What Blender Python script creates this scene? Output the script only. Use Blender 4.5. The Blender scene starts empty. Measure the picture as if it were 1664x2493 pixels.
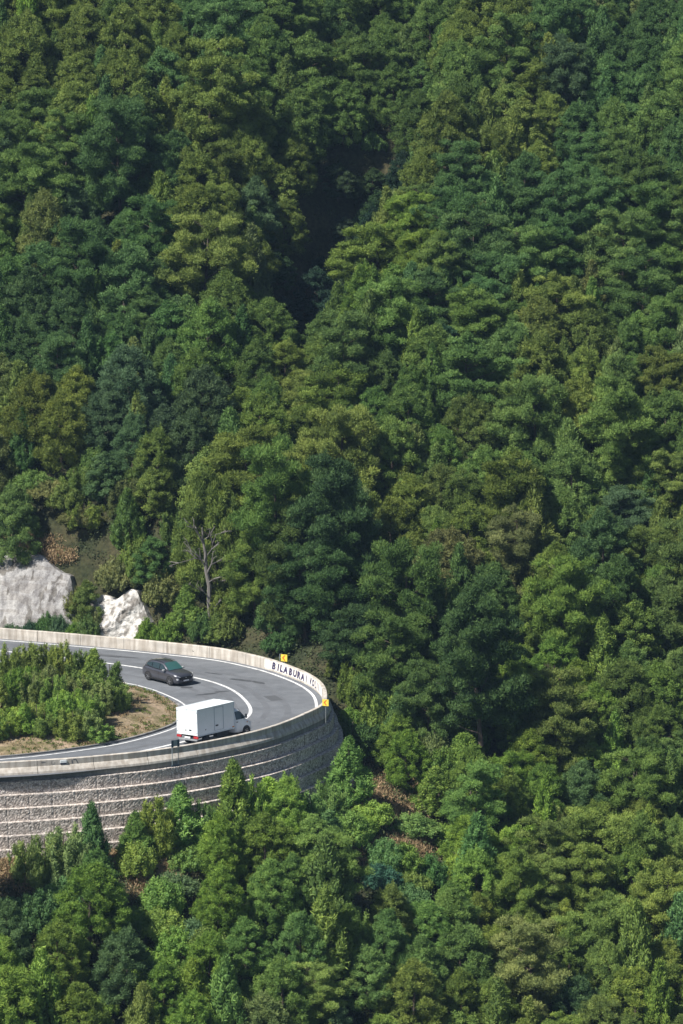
import bpy, math, random
import numpy as np
from mathutils import Vector, Matrix

# ------------------------------------------------------------------ camera, light
SC = bpy.context.scene
COL = SC.collection
R = math.radians
PITCH = R(9.44)
CAM = Vector((0.0, -253.6, 57.2))
FPX = 8307.0
cd = bpy.data.cameras.new('camera'); cam = bpy.data.objects.new('camera', cd); COL.objects.link(cam)
cam.location = CAM; cam.rotation_euler = (math.pi/2 - PITCH, 0, 0)
cd.sensor_fit = 'HORIZONTAL'; cd.sensor_width = 36.0; cd.lens = FPX/1664*36.0
cd.clip_start = 1.0; cd.clip_end = 3000.0
SC.camera = cam
SUN_EL = R(50); SUN_DIR = Vector((-0.86, -0.52, 0)).normalized()*math.cos(SUN_EL) + Vector((0, 0, math.sin(SUN_EL)))
w = bpy.data.worlds.new("World"); SC.world = w; w.use_nodes = True
nt = w.node_tree; bg = nt.nodes['Background']
sky = nt.nodes.new('ShaderNodeTexSky'); sky.sky_type = 'NISHITA'; sky.sun_disc = False
sky.sun_elevation = SUN_EL; sky.sun_rotation = math.atan2(SUN_DIR.x, SUN_DIR.y)
nt.links.new(sky.outputs[0], bg.inputs[0]); bg.inputs[1].default_value = 0.05
sl = bpy.data.lights.new('sun', 'SUN'); sl.energy = 4.9; sl.angle = R(0.8); sl.color = (1.0, 0.95, 0.86)
so = bpy.data.objects.new('sun', sl); COL.objects.link(so)
so.rotation_euler = SUN_DIR.to_track_quat('Z', 'Y').to_euler(); so.location = (-60, -60, 120)
SC.view_settings.view_transform = 'Standard'; SC.view_settings.look = 'None'
SC.view_settings.exposure = 0.74; SC.view_settings.gamma = 1.0
SC.render.engine = 'CYCLES'
SC.cycles.max_bounces = 5; SC.cycles.diffuse_bounces = 3; SC.cycles.transparent_max_bounces = 4
rng = np.random.default_rng(7); random.seed(7)

# ------------------------------------------------------------------ pixel <-> place
FW = Vector((0, math.cos(PITCH), -math.sin(PITCH))); UP = Vector((0, math.sin(PITCH), math.cos(PITCH)))
def ray(u, v): return (FW + Vector((1, 0, 0))*((u-832)/FPX) - UP*((v-1246.5)/FPX)).normalized()
def at(u, v, z=0.0):
    d = ray(u, v); t = (z-CAM.z)/d.z; return CAM + d*t
def proj(p):
    q = Vector(p)-CAM; f = q.dot(FW); return 832+FPX*q.x/f, 1246.5-FPX*q.dot(UP)/f

# ------------------------------------------------------------------ helpers
def link(o, parent=None):
    COL.objects.link(o)
    if parent: o.parent = parent
    return o
def mesh_obj(name, verts, faces, mat, parent=None, smooth=False):
    me = bpy.data.meshes.new(name); me.from_pydata([tuple(v) for v in verts], [], [tuple(f) for f in faces])
    me.validate(); me.update()
    if mat: me.materials.append(mat)
    if smooth: me.polygons.foreach_set('use_smooth', [True]*len(me.polygons))
    return link(bpy.data.objects.new(name, me), parent)
def tag(o, label=None, cat=None, group=None, kind=None):
    for k, v in (('label', label), ('category', cat), ('group', group), ('kind', kind)):
        if v: o[k] = v
    return o
def empty(name, loc, rz=0.0):
    o = bpy.data.objects.new(name, None); o.location = loc; o.rotation_euler = (0, 0, rz); o.empty_display_size = .5
    return link(o)
class MB:
    def __init__(s): s.v = []; s.f = []
    def add(s, vs, fs):
        n = len(s.v); s.v += [tuple(v) for v in vs]; s.f += [tuple(i+n for i in f) for f in fs]; return s
    def box(s, x0, x1, y0, y1, z0, z1, bev=0.0):
        if bev <= 0:
            return s.add([(x, y, z) for z in (z0, z1) for y in (y0, y1) for x in (x0, x1)],
                         [(0, 2, 3, 1), (4, 5, 7, 6), (0, 1, 5, 4), (2, 6, 7, 3), (0, 4, 6, 2), (1, 3, 7, 5)])
        b = bev; loops = []
        for z, i in ((z0, b), (z0+b, 0), (z1-b, 0), (z1, b)):
            xa, xb, ya, yb = x0+i, x1-i, y0+i, y1-i
            loops.append([(xa+b, ya, z), (xb-b, ya, z), (xb, ya+b, z), (xb, yb-b, z), (xb-b, yb, z), (xa+b, yb, z), (xa, yb-b, z), (xa, ya+b, z)])
        return s.loft(loops)
    def loft(s, loops, cap=True, closed=True):
        n = len(loops[0]); vs = [p for l in loops for p in l]; fs = []
        for i in range(len(loops)-1):
            for j in range(n if closed else n-1):
                a = i*n+j; b = i*n+(j+1) % n; fs.append((a, b, b+n, a+n))
        if cap: fs.append(tuple(range(n))[::-1]); fs.append(tuple(range((len(loops)-1)*n, len(loops)*n)))
        return s.add(vs, fs)
    def tube(s, pts, rad, n=8):
        pts = [Vector(p) for p in pts]; rad = rad if hasattr(rad, '__len__') else [rad]*len(pts); loops = []
        for i, p in enumerate(pts):
            t = (pts[min(i+1, len(pts)-1)]-pts[max(i-1, 0)]).normalized()
            a = t.orthogonal().normalized() if i == 0 else (a - t*a.dot(t)).normalized()
            b = t.cross(a); loops.append([tuple(p + (a*math.cos(k*2*math.pi/n)+b*math.sin(k*2*math.pi/n))*rad[i]) for k in range(n)])
        return s.loft(loops)
    def wheel(s, cx, cy, cz, prof, n=24):
        # prof: list of (y offset, radius)
        loops = [[(cx+r*math.cos(k*2*math.pi/n), cy+y, cz+r*math.sin(k*2*math.pi/n)) for k in range(n)] for y, r in prof]
        return s.loft(loops)
    def prism(s, pts, axis, a, b):
        # pts 2D outline extruded along axis ('y') between a and b
        n = len(pts)
        return s.loft([[(p[0], t, p[1]) for p in pts] for t in (a, b)])
    def build(s, name, mat, parent=None, smooth=False, fix=True):
        o = mesh_obj(name, s.v, s.f, mat, parent, smooth)
        if fix:
            import bmesh
            bm = bmesh.new(); bm.from_mesh(o.data); bmesh.ops.recalc_face_normals(bm, faces=bm.faces); bm.to_mesh(o.data); bm.free()
        return o
def raw_mesh(name, V, nper, mat, attr=None):
    # V: (faces, nper, 3) unconnected faces
    nf = V.shape[0]; me = bpy.data.meshes.new(name)
    me.vertices.add(nf*nper); me.vertices.foreach_set('co', V.reshape(-1).astype(np.float32))
    me.loops.add(nf*nper); me.loops.foreach_set('vertex_index', np.arange(nf*nper, dtype=np.int32))
    me.polygons.add(nf); me.polygons.foreach_set('loop_start', np.arange(0, nf*nper, nper, dtype=np.int32))
    if attr is not None:
        a = me.attributes.new('tone', 'FLOAT', 'FACE'); a.data.foreach_set('value', attr.astype(np.float32))
    me.update(calc_edges=True); me.materials.append(mat); return me

# ------------------------------------------------------------------ materials
def nodes(name):
    m = bpy.data.materials.new(name); m.use_nodes = True; t = m.node_tree
    return m, t, t.nodes['Principled BSDF'], t.nodes, t.links
def ramp(N, stops):
    r = N.new('ShaderNodeValToRGB'); e = r.color_ramp.elements
    while len(e) < len(stops): e.new(.5)
    for i, (p, c) in enumerate(stops): e[i].position = p; e[i].color = (*c, 1)
    return r
def plain(name, c, rough=.6, metal=0, spec=.5, var=0.12, scale=3.0, coat=0):
    m, t, b, N, L = nodes(name)
    tc = N.new('ShaderNodeTexCoord'); no = N.new('ShaderNodeTexNoise'); no.inputs['Scale'].default_value = scale; no.inputs['Detail'].default_value = 6
    L.new(tc.outputs['Object'], no.inputs['Vector'])
    r = ramp(N, [(.3, tuple(x*(1-var) for x in c)), (.7, tuple(min(1, x*(1+var)) for x in c))])
    L.new(no.outputs[0], r.inputs[0]); L.new(r.outputs[0], b.inputs['Base Color'])
    b.inputs['Roughness'].default_value = rough; b.inputs['Metallic'].default_value = metal
    b.inputs['Specular IOR Level'].default_value = spec
    if coat: b.inputs['Coat Weight'].default_value = coat; b.inputs['Coat Roughness'].default_value = .05
    return m
def mapped(N, L, sc, coord='Object'):
    tc = N.new('ShaderNodeTexCoord'); mp = N.new('ShaderNodeMapping'); mp.inputs['Scale'].default_value = sc
    L.new(tc.outputs[coord], mp.inputs['Vector']); return mp
def layered(name, base, specs, rough=.9, bump=None):
    """base colour multiplied by several noise layers: specs = [(scale3, lo, hi, pos0, pos1, dark colour factor)]"""
    m, t, b, N, L = nodes(name); cur = None
    rgb = N.new('ShaderNodeRGB'); rgb.outputs[0].default_value = (*base, 1); cur = rgb.outputs[0]
    for sc3, det, p0, p1, c0, c1 in specs:
        mp = mapped(N, L, sc3); no = N.new('ShaderNodeTexNoise'); no.inputs['Scale'].default_value = 1; no.inputs['Detail'].default_value = det
        L.new(mp.outputs[0], no.inputs['Vector']); r = ramp(N, [(p0, c0), (p1, c1)]); L.new(no.outputs[0], r.inputs[0])
        mx = N.new('ShaderNodeMix'); mx.data_type = 'RGBA'; mx.blend_type = 'MULTIPLY'; mx.inputs[0].default_value = 1
        L.new(cur, mx.inputs[6]); L.new(r.outputs[0], mx.inputs[7]); cur = mx.outputs[2]
    L.new(cur, b.inputs['Base Color']); b.inputs['Roughness'].default_value = rough; b.inputs['Specular IOR Level'].default_value = .25
    if bump:
        mp = mapped(N, L, (bump[0],)*3); no = N.new('ShaderNodeTexNoise'); no.inputs['Scale'].default_value = 1; no.inputs['Detail'].default_value = 8
        L.new(mp.outputs[0], no.inputs['Vector']); bp = N.new('ShaderNodeBump'); bp.inputs['Strength'].default_value = bump[1]; bp.inputs['Distance'].default_value = bump[2]
        L.new(no.outputs[0], bp.inputs['Height']); L.new(bp.outputs[0], b.inputs['Normal'])
    return m
def leafy(name, mottle=.25, transl=.22, useobj=True, base=(.06, .1, .03), dry=None):
    m, t, b, N, L = nodes(name)
    at_ = N.new('ShaderNodeAttribute'); at_.attribute_name = 'tone'
    if useobj:
        oi = N.new('ShaderNodeObjectInfo'); ia = N.new('ShaderNodeAttribute'); ia.attribute_name = 'tint'; ia.attribute_type = 'INSTANCER'
        ad = N.new('ShaderNodeVectorMath'); ad.operation = 'ADD'; L.new(oi.outputs['Color'], ad.inputs[0]); L.new(ia.outputs['Vector'], ad.inputs[1]); src = ad.outputs[0]
    elif dry:
        mp = mapped(N, L, (.16,)*3); no = N.new('ShaderNodeTexNoise'); no.inputs['Scale'].default_value = 1; no.inputs['Detail'].default_value = 3
        L.new(mp.outputs[0], no.inputs['Vector']); r = ramp(N, [(.60, base), (.75, dry)]); L.new(no.outputs[0], r.inputs[0]); src = r.outputs[0]
    else:
        rgb = N.new('ShaderNodeRGB'); rgb.outputs[0].default_value = (*base, 1); src = rgb.outputs[0]
    hs = N.new('ShaderNodeHueSaturation'); L.new(src, hs.inputs['Color'])
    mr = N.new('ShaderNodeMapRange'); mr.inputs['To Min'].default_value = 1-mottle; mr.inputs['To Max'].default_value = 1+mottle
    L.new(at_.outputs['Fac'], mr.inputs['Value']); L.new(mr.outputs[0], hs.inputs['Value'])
    mh = N.new('ShaderNodeMapRange'); mh.inputs['To Min'].default_value = .518; mh.inputs['To Max'].default_value = .485
    L.new(at_.outputs['Fac'], mh.inputs['Value']); L.new(mh.outputs[0], hs.inputs['Hue'])
    L.new(hs.outputs[0], b.inputs['Base Color']); b.inputs['Roughness'].default_value = .65; b.inputs['Specular IOR Level'].default_value = .22
    tr = N.new('ShaderNodeBsdfTranslucent'); L.new(hs.outputs[0], tr.inputs['Color'])
    mx = N.new('ShaderNodeMixShader'); mx.inputs[0].default_value = transl
    L.new(b.outputs[0], mx.inputs[1]); L.new(tr.outputs[0], mx.inputs[2]); L.new(mx.outputs[0], N['Material Output'].inputs['Surface'])
    return m
M = {}
M['needles'] = leafy('pine_needles', .5, .2)
M['leaves'] = leafy('shrub_leaves', .35, .25)
M['scrub'] = leafy('scrub_leaves', .4, .15, False, (.045, .062, .022), (.10, .082, .045))
M['straw'] = leafy('dry_straw', .35, .25, False, (.32, .235, .135), (.21, .15, .09))
M['bark'] = layered('bark', (.10, .08, .065), [((6, 6, 1.5), 5, .3, .7, (.5, .5, .5), (1.3, 1.3, 1.3))], .95)
M['dead_wood'] = layered('dead_wood', (.17, .16, .15), [((8, 8, 2), 5, .3, .7, (.6, .6, .6), (1.2, 1.2, 1.2))], .9)
M['soil'] = layered('soil', (.042, .045, .026), [((.3,)*3, 6, .35, .65, (.6, .75, .6), (1.5, 1.3, 1.2)), ((3,)*3, 6, .3, .7, (.6, .6, .6), (1.35, 1.3, 1.25))], 1, (4, .8, .15))
M['verge'] = layered('verge_soil', (.27, .205, .145), [((.5,)*3, 6, .38, .62, (.55, .62, .45), (1.2, 1.2, 1.2)), ((5,)*3, 6, .3, .7, (.6, .6, .6), (1.3, 1.3, 1.3))], 1, (6, .8, .12))
M['asphalt'] = layered('asphalt', (.142, .152, .170), [((.10, .35, 1), 3, .35, .65, (.86, .87, .88), (1.1, 1.1, 1.1)), ((1.2,)*3, 6, .35, .7, (.88, .88, .88), (1.08, 1.08, 1.08)), ((40,)*3, 3, .3, .7, (.8, .8, .8), (1.2, 1.2, 1.2))], .85, (60, .3, .01))
M['rubber_mark'] = layered('rubber_mark', (.062, .066, .074), [((3,)*3, 5, .3, .7, (.8, .8, .8), (1.3, 1.3, 1.3))], .8)
M['road_paint'] = layered('road_paint', (.68, .69, .70), [((2.5,)*3, 7, .32, .55, (.62, .62, .64), (1, 1, 1))], .7)
M['concrete'] = layered('concrete', (.52, .49, .45), [((.35, .35, 1.2), 5, .35, .65, (.82, .82, .82), (1.12, 1.11, 1.1)), ((3, 3, .4), 6, .38, .62, (.72, .69, .66), (1.06, 1.06, 1.06)), ((14,)*3, 4, .3, .7, (.92, .92, .92), (1.05, 1.05, 1.05))], .92, (12, .3, .02))
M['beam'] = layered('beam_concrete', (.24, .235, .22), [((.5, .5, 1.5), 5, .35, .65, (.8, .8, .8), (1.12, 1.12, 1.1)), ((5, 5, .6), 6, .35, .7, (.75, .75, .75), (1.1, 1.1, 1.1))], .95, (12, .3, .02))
M['white_wash'] = layered('white_wash', (.80, .77, .73), [((1.2, 1.2, 2), 5, .3, .55, (.86, .83, .8), (1, 1, 1))], .85)
M['letter_paint'] = plain('letter_paint', (.035, .03, .085), .7)
M['kerb'] = layered('kerb_stone', (.20, .20, .20), [((1.3,)*3, 5, .3, .6, (.5, .5, .5), (1.2, 1.2, 1.2))], .9)
M['rock'] = layered('pale_rock', (.37, .365, .36), [((.35, .35, .12), 5, .35, .62, (.72, .72, .74), (1.1, 1.1, 1.1)), ((2.4, 2.4, .35), 7, .36, .62, (.62, .61, .62), (1.1, 1.1, 1.1)), ((.5, .5, 2.5), 5, .42, .5, (.8, .78, .76), (1, 1, 1)), ((9,)*3, 5, .35, .6, (.8, .8, .8), (1.05, 1.05, 1.05)), ((1.6, 1.6, .12), 3, .56, .60, (1, 1, 1), (.55, .53, .5))], .95, (5, .7, .08))
M['white_rock'] = layered('white_rock', (.50, .49, .48), [((1.3,)*3, 6, .42, .54, (.42, .40, .38), (1.08, 1.08, 1.08)), ((6, 6, 3), 6, .35, .6, (.75, .74, .72), (1.05, 1.05, 1.05))], .95, (5, .9, .1))
def gabion_mat():
    m, t, b, N, L = nodes('gabion_stone')
    mp = mapped(N, L, (6.5, 6.5, 7.0)); vo = N.new('ShaderNodeTexVoronoi'); vo.inputs['Scale'].default_value = 1
    L.new(mp.outputs[0], vo.inputs['Vector'])
    hs = N.new('ShaderNodeSeparateColor'); L.new(vo.outputs['Color'], hs.inputs[0])
    r = ramp(N, [(0, (.25, .225, .205)), (.25, (.47, .43, .395)), (.7, (.58, .54, .50)), (1, (.70, .665, .63))]); L.new(hs.outputs[0], r.inputs[0])
    ve = N.new('ShaderNodeTexVoronoi'); ve.feature = 'DISTANCE_TO_EDGE'; ve.inputs['Scale'].default_value = 1; L.new(mp.outputs[0], ve.inputs['Vector'])
    r2 = ramp(N, [(.0, (.30, .30, .30)), (.10, (1, 1, 1))]); L.new(ve.outputs[0], r2.inputs[0])
    mx = N.new('ShaderNodeMix'); mx.data_type = 'RGBA'; mx.blend_type = 'MULTIPLY'; mx.inputs[0].default_value = 1
    L.new(r.outputs[0], mx.inputs[6]); L.new(r2.outputs[0], mx.inputs[7])
    mp2 = mapped(N, L, (.35,)*3); no = N.new('ShaderNodeTexNoise'); no.inputs['Scale'].default_value = 1; L.new(mp2.outputs[0], no.inputs['Vector'])
    r3 = ramp(N, [(.35, (.85, .84, .86)), (.65, (1.1, 1.05, 1.03))]); L.new(no.outputs[0], r3.inputs[0])
    my = N.new('ShaderNodeMix'); my.data_type = 'RGBA'; my.blend_type = 'MULTIPLY'; my.inputs[0].default_value = 1
    L.new(mx.outputs[2], my.inputs[6]); L.new(r3.outputs[0], my.inputs[7])
    L.new(my.outputs[2], b.inputs['Base Color']); b.inputs['Roughness'].default_value = .95
    bp = N.new('ShaderNodeBump'); bp.inputs['Strength'].default_value = .5; bp.inputs['Distance'].default_value = .04
    L.new(ve.outputs[0], bp.inputs['Height']); L.new(bp.outputs[0], b.inputs['Normal'])
    return m
M['gabion'] = gabion_mat()

# ------------------------------------------------------------------ road curves (world, from the plan of the bend)
def catmull(P, step=.4):
    P = [Vector(p) for p in P]; out = []
    for i in range(len(P)-1):
        p0 = P[max(i-1, 0)]; p1 = P[i]; p2 = P[i+1]; p3 = P[min(i+2, len(P)-1)]
        n = max(2, int((p2-p1).length/ .2))
        for k in range(n):
            t = k/n
            out.append(.5*((2*p1)+(p2-p0)*t+(2*p0-5*p1+4*p2-p3)*t*t+(3*p1-p0-3*p2+p3)*t**3))
    out.append(P[-1])
    Q = np.array([(p.x, p.y) for p in out]); 
    for _ in range(60):                                      # smooth
        Q[1:-1] = .25*Q[:-2]+.5*Q[1:-1]+.25*Q[2:]
    s = np.concatenate([[0], np.cumsum(np.hypot(*np.diff(Q, axis=0).T))]); n = int(s[-1]/step)
    t = np.linspace(0, s[-1], n+1); return np.stack([np.interp(t, s, Q[:, 0]), np.interp(t, s, Q[:, 1])], 1)
def normals(Q):          # outward (left of travel is inward; travel far-left -> apex -> near-left is clockwise)
    T = np.gradient(Q, axis=0); T /= np.hypot(T[:, 0], T[:, 1])[:, None]
    return np.stack([-T[:, 1], T[:, 0]], 1)
far_o = [(-520, 1512), (-250, 1531), (-60, 1550), (86, 1562), (230, 1574), (400, 1590), (535, 1605), (620, 1623), (669, 1636), (739, 1663), (774, 1686), (787, 1706)]
near_o = [(785, 1714), (744, 1735), (687, 1759), (601, 1785), (405, 1822), (207, 1843), (0, 1856), (-250, 1868), (-520, 1878)]
OUT = catmull([at(u, v, 0) for u, v in far_o] + [at(u, v, .85) for u, v in near_o])
NO = normals(OUT)
inner = [(-520, 1580), (-250, 1602), (-60, 1620), (120, 1638), (278, 1658), (359, 1675), (402, 1691), (444, 1711), (461, 1730), (455, 1752), (425, 1774), (301, 1810), (150, 1834), (0, 1850), (-250, 1866), (-520, 1874)]
INN = catmull([at(u, v, 0) for u, v in inner]); NI = normals(INN)
centre = [(-520, 1545), (-250, 1566), (0, 1585), (143, 1600), (238, 1612), (347, 1627), (470, 1649), (526, 1663), (572, 1683), (601, 1709), (612, 1727), (611, 1738), (598, 1751), (560, 1772), (500, 1793), (435, 1809), (300, 1838), (100, 1862), (-100, 1872), (-300, 1880)]
CEN = catmull([at(u, v, 0) for u, v in centre])
NC = normals(CEN)
def strip(name, Q, Nn, a, b, z, mat, i0=0, i1=None, **k):
    Q = Q[i0:i1]; Nn = Nn[i0:i1]; n = len(Q)
    vs = [(*(Q[i]+Nn[i]*a), z) for i in range(n)] + [(*(Q[i]+Nn[i]*b), z) for i in range(n)]
    fs = [(i, i+1, n+i+1, n+i) for i in range(n-1)]
    return mesh_obj(name, vs, fs, mat)
# asphalt: fill between inner and outer curves by resampling both to the same count
def resample(Q, n):
    s = np.concatenate([[0], np.cumsum(np.hypot(*np.diff(Q, axis=0).T))]); t = np.linspace(0, s[-1], n)
    return np.stack([np.interp(t, s, Q[:, 0]), np.interp(t, s, Q[:, 1])], 1)
n = 260; A = resample(OUT+NO*.05, n); B = resample(INN-NI*.45, n); vs = []; fs = []
K = 6
for i in range(n):
    for k in range(K+1): p = A[i]*(1-k/K)+B[i]*k/K; vs.append((p[0], p[1], 0))
for i in range(n-1):
    for k in range(K): a = i*(K+1)+k; fs.append((a, a+1, a+K+2, a+K+1))
tag(mesh_obj('road', vs, fs, M['asphalt']), kind='structure')
tag(strip('road_edge_line', OUT, NO, -.66, -.44, .012, M['road_paint']), kind='structure')
tag(strip('road_edge_line', INN, NI, -.08, .08, .012, M['road_paint']), kind='structure')
tag(strip('road_centre_line', CEN, NC, -.13, .13, .012, M['road_paint']), kind='structure')
# kerb round the island (near branch only, where the photo shows a dark edge)
mid = int(len(INN)*.5)
def ribbon_mesh(Q, Nn, prof, zoff=0):
    mb = MB(); loops = [[(*(Q[i]+Nn[i]*o), z) for o, z in prof] for i in range(len(Q))]
    return mb.loft(loops)
tag(ribbon_mesh(INN[mid:], NI[mid:], [(-.45, -.05), (-.45, .14), (-.62, .14), (-.62, -.05)]).build('kerb', M['kerb']), kind='structure')
# island inside the bend: sheet with a low hump
from mathutils.noise import noise as pnoise
def inside(poly, X, Y):
    c = np.zeros(X.shape, bool); n = len(poly); x0, y0 = poly[-1]
    for x1, y1 in poly:
        cond = ((y1 > Y) != (y0 > Y))
        with np.errstate(divide='ignore', invalid='ignore'):
            xi = (x0-x1)*(Y-y1)/(y0-y1+1e-12)+x1
        c ^= cond & (X < xi); x0, y0 = x1, y1
    return c
def dist_curve(Q, X, Y):
    D = np.full(X.shape, 1e9)
    for i in range(0, len(Q), 2): D = np.minimum(D, (X-Q[i, 0])**2+(Y-Q[i, 1])**2)
    return np.sqrt(D)
def grid_noise(X, Y, s, seed):
    out = np.empty(X.size)
    for i, (x, y) in enumerate(zip(X.ravel(), Y.ravel())): out[i] = pnoise((x*s+seed, y*s-seed, seed*1.7))
    return out.reshape(X.shape)
isl = INN-NI*.55; 
xs = np.arange(-46, 0, .5); ys = np.arange(-30, 34, .5); X, Y = np.meshgrid(xs, ys)
ok = inside([tuple(p) for p in isl[::2]], X, Y); D = dist_curve(isl, X, Y)
Z = np.where(ok, .03+np.minimum(.9, D*.16)+grid_noise(X, Y, .5, 3)*np.minimum(.22, D*.1), -.05)
idx = -np.ones(X.shape, int); vs = []; fs = []
okd = ok | (D < .6)
for j in range(len(ys)):
    for i in range(len(xs)):
        if okd[j, i]: idx[j, i] = len(vs); vs.append((X[j, i], Y[j, i], Z[j, i]))
for j in range(len(ys)-1):
    for i in range(len(xs)-1):
        q = (idx[j, i], idx[j, i+1], idx[j+1, i+1], idx[j+1, i])
        if min(q) >= 0: fs.append(q)
tag(mesh_obj('verge', vs, fs, M['verge'], smooth=True), kind='structure')
def island_z(x, y):
    i = int(round((x+46)/.5)); j = int(round((y+30)/.5))
    return float(Z[j, i]) if 0 <= i < len(xs) and 0 <= j < len(ys) and ok[j, i] else 0.0
OKI, XI, YI = ok.copy(), X.copy(), Y.copy()

# ------------------------------------------------------------------ hillside
PLAT = [tuple(p) for p in (OUT+NO*.2)[::2]]
def sst(a, b, x): t = np.clip((x-a)/(b-a), 0, 1); return t*t*(3-2*t)
GUL = np.array([(3.5, 79), (0, 73), (-1.2, 66), (-2.2, 59.5)])
def terrain(X, Y, noise=None):
    Lp = np.interp(Y, [-120, -60, -24, 0, 28, 60, 200], [-52, -23, -6.3, 0, 8, 26, 115])
    Rp = np.interp(Y, [-120, -60, 0, 28, 60, 200], [-62, -33, -5.8, 8, 26, 115])
    w = sst(-24, 0, X); Zt = Lp*(1-w)+Rp*w
    Zt = Zt - np.clip(X-8, 0, 60)*.10*(Y < 200)*sst(40, -10, Y)
    if noise is not None: Zt = Zt + noise
    g = np.full(X.shape, 1e9)
    for a, b in zip(GUL[:-1], GUL[1:]):
        for t in np.linspace(0, 1, 8): p = a*(1-t)+b*t; g = np.minimum(g, (X-p[0])**2+(Y-p[1])**2)
    Zt = Zt - 10*np.exp(-g/26.)
    D = dist_curve(OUT, X, Y); ins0 = None
    low = (Y < 9)&(X > -60)
    Zt = np.where(low, np.maximum(Zt, -5.45-np.maximum(0, D-4.2)*.52 - np.maximum(0, D-14)*.5), Zt); ins = inside(PLAT, X, Y)
    c = np.where(X < -14, 2.0, np.where(X < -5, 1.0, .6)); off = np.where(X < -14, 3.0, .8)
    Zt = np.where((Y > -3) & ~ins, np.minimum(Zt, -.3+np.maximum(0, D-off)*c), Zt)
    Zt = np.where(ins | (D < .6), np.minimum(Zt, -.9), Zt)
    # keep the wall foot clear
    Zt = np.where((Y <= 2) & ~ins & (D < 2.9), np.minimum(Zt, -5.3), Zt)
    return Zt
xs = np.arange(-90, 91, .8); ys = np.arange(-115, 190, .8); X, Y = np.meshgrid(xs, ys)
TN = 1.3*grid_noise(X, Y, .07, 11)+.5*grid_noise(X, Y, .25, 5)+.15*grid_noise(X, Y, .9, 8)
TZ = terrain(X, Y, TN)
def tz(x, y):
    fx = (x-xs[0])/.8; fy = (y-ys[0])/.8; i = int(np.clip(fx, 0, len(xs)-2)); j = int(np.clip(fy, 0, len(ys)-2)); a = fx-i; b = fy-j
    return float(TZ[j, i]*(1-a)*(1-b)+TZ[j, i+1]*a*(1-b)+TZ[j+1, i]*(1-a)*b+TZ[j+1, i+1]*a*b)
nx, ny = len(xs), len(ys)
I = np.arange(nx*ny).reshape(ny, nx)
F = np.stack([I[:-1, :-1], I[:-1, 1:], I[1:, 1:], I[1:, :-1]], -1).reshape(-1, 4)
me = bpy.data.meshes.new('hillside'); me.vertices.add(nx*ny)
me.vertices.foreach_set('co', np.stack([X, Y, TZ], -1).reshape(-1).astype(np.float32))
me.loops.add(F.size); me.loops.foreach_set('vertex_index', F.reshape(-1).astype(np.int32))
me.polygons.add(len(F)); me.polygons.foreach_set('loop_start', np.arange(0, F.size, 4, dtype=np.int32))
me.update(calc_edges=True); me.materials.append(M['soil'])
tag(link(bpy.data.objects.new('hillside', me)), kind='structure')
def hit(u, v):
    """where the line of sight through a point of the plan meets the hillside"""
    d = ray(u, v); t = 180.0; p = CAM+d*t
    while t < 460:
        p = CAM+d*t
        if p.z < tz(p.x, p.y): return p
        t += .3
    return p
# far ground to the horizon
s = 2600
tag(mesh_obj('ground', [(-s, -s, -64), (s, -s, -64), (s, s, -64), (-s, s, -64)], [(0, 1, 2, 3)], M['soil']), kind='structure')

# ------------------------------------------------------------------ concrete parapet round the bend
L_ = np.concatenate([[0], np.cumsum(np.hypot(*np.diff(OUT, axis=0).T))])
def at_s(s):
    x = np.interp(s, L_, OUT[:, 0]); y = np.interp(s, L_, OUT[:, 1]); nx_ = np.interp(s, L_, NO[:, 0]); ny_ = np.interp(s, L_, NO[:, 1])
    return np.array([x, y]), np.array([nx_, ny_])
def s_near(u, v, z):
    p = at(u, v, z); return float(L_[np.argmin((OUT[:, 0]-p.x)**2+(OUT[:, 1]-p.y)**2)])
_far = [i for i in range(len(OUT)) if OUT[i, 1] > 0]; _fu = np.array([proj((*OUT[i], 0))[0] for i in _far]); _fs = L_[_far]
def sfar(u): return float(np.interp(u, _fu, _fs))
_nr = [i for i in range(len(OUT)) if OUT[i, 1] < -1][::-1]; _nu = np.array([proj((*OUT[i], .85))[0] for i in _nr]); _ns = L_[_nr]
def snear(u): return float(np.interp(u, _nu, _ns))
par = empty('parapet', (*OUT[len(OUT)//2], 0))
def inv(par_, o): o.parent = par_; o.matrix_parent_inverse = Matrix.Translation(-par_.location); return o
prof = [(.0, -.03), (.0, .86), (.03, .9), (.25, .9), (.28, .87), (.28, .47), (.34, .40), (.52, .14), (.55, .0), (.55, -.03)]
s = 0; mb = MB()
while s < L_[-1]-.5:
    e = min(s+4.0, L_[-1]); ts = np.linspace(s+.02, e-.02, 9); loops = []; dz = random.uniform(-.008, .008); do = random.uniform(-.008, .008)
    for t in ts:
        p, nn = at_s(t); loops.append([(*(p+nn*(o+do)), z+(dz if z > .5 else 0)) for o, z in prof])
    mb.loft(loops); s = e
inv(par, mb.build('wall_panel', M['concrete']))
tag(par, 'long pale concrete parapet sweeping round the outside of the hairpin bend', 'parapet')
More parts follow.
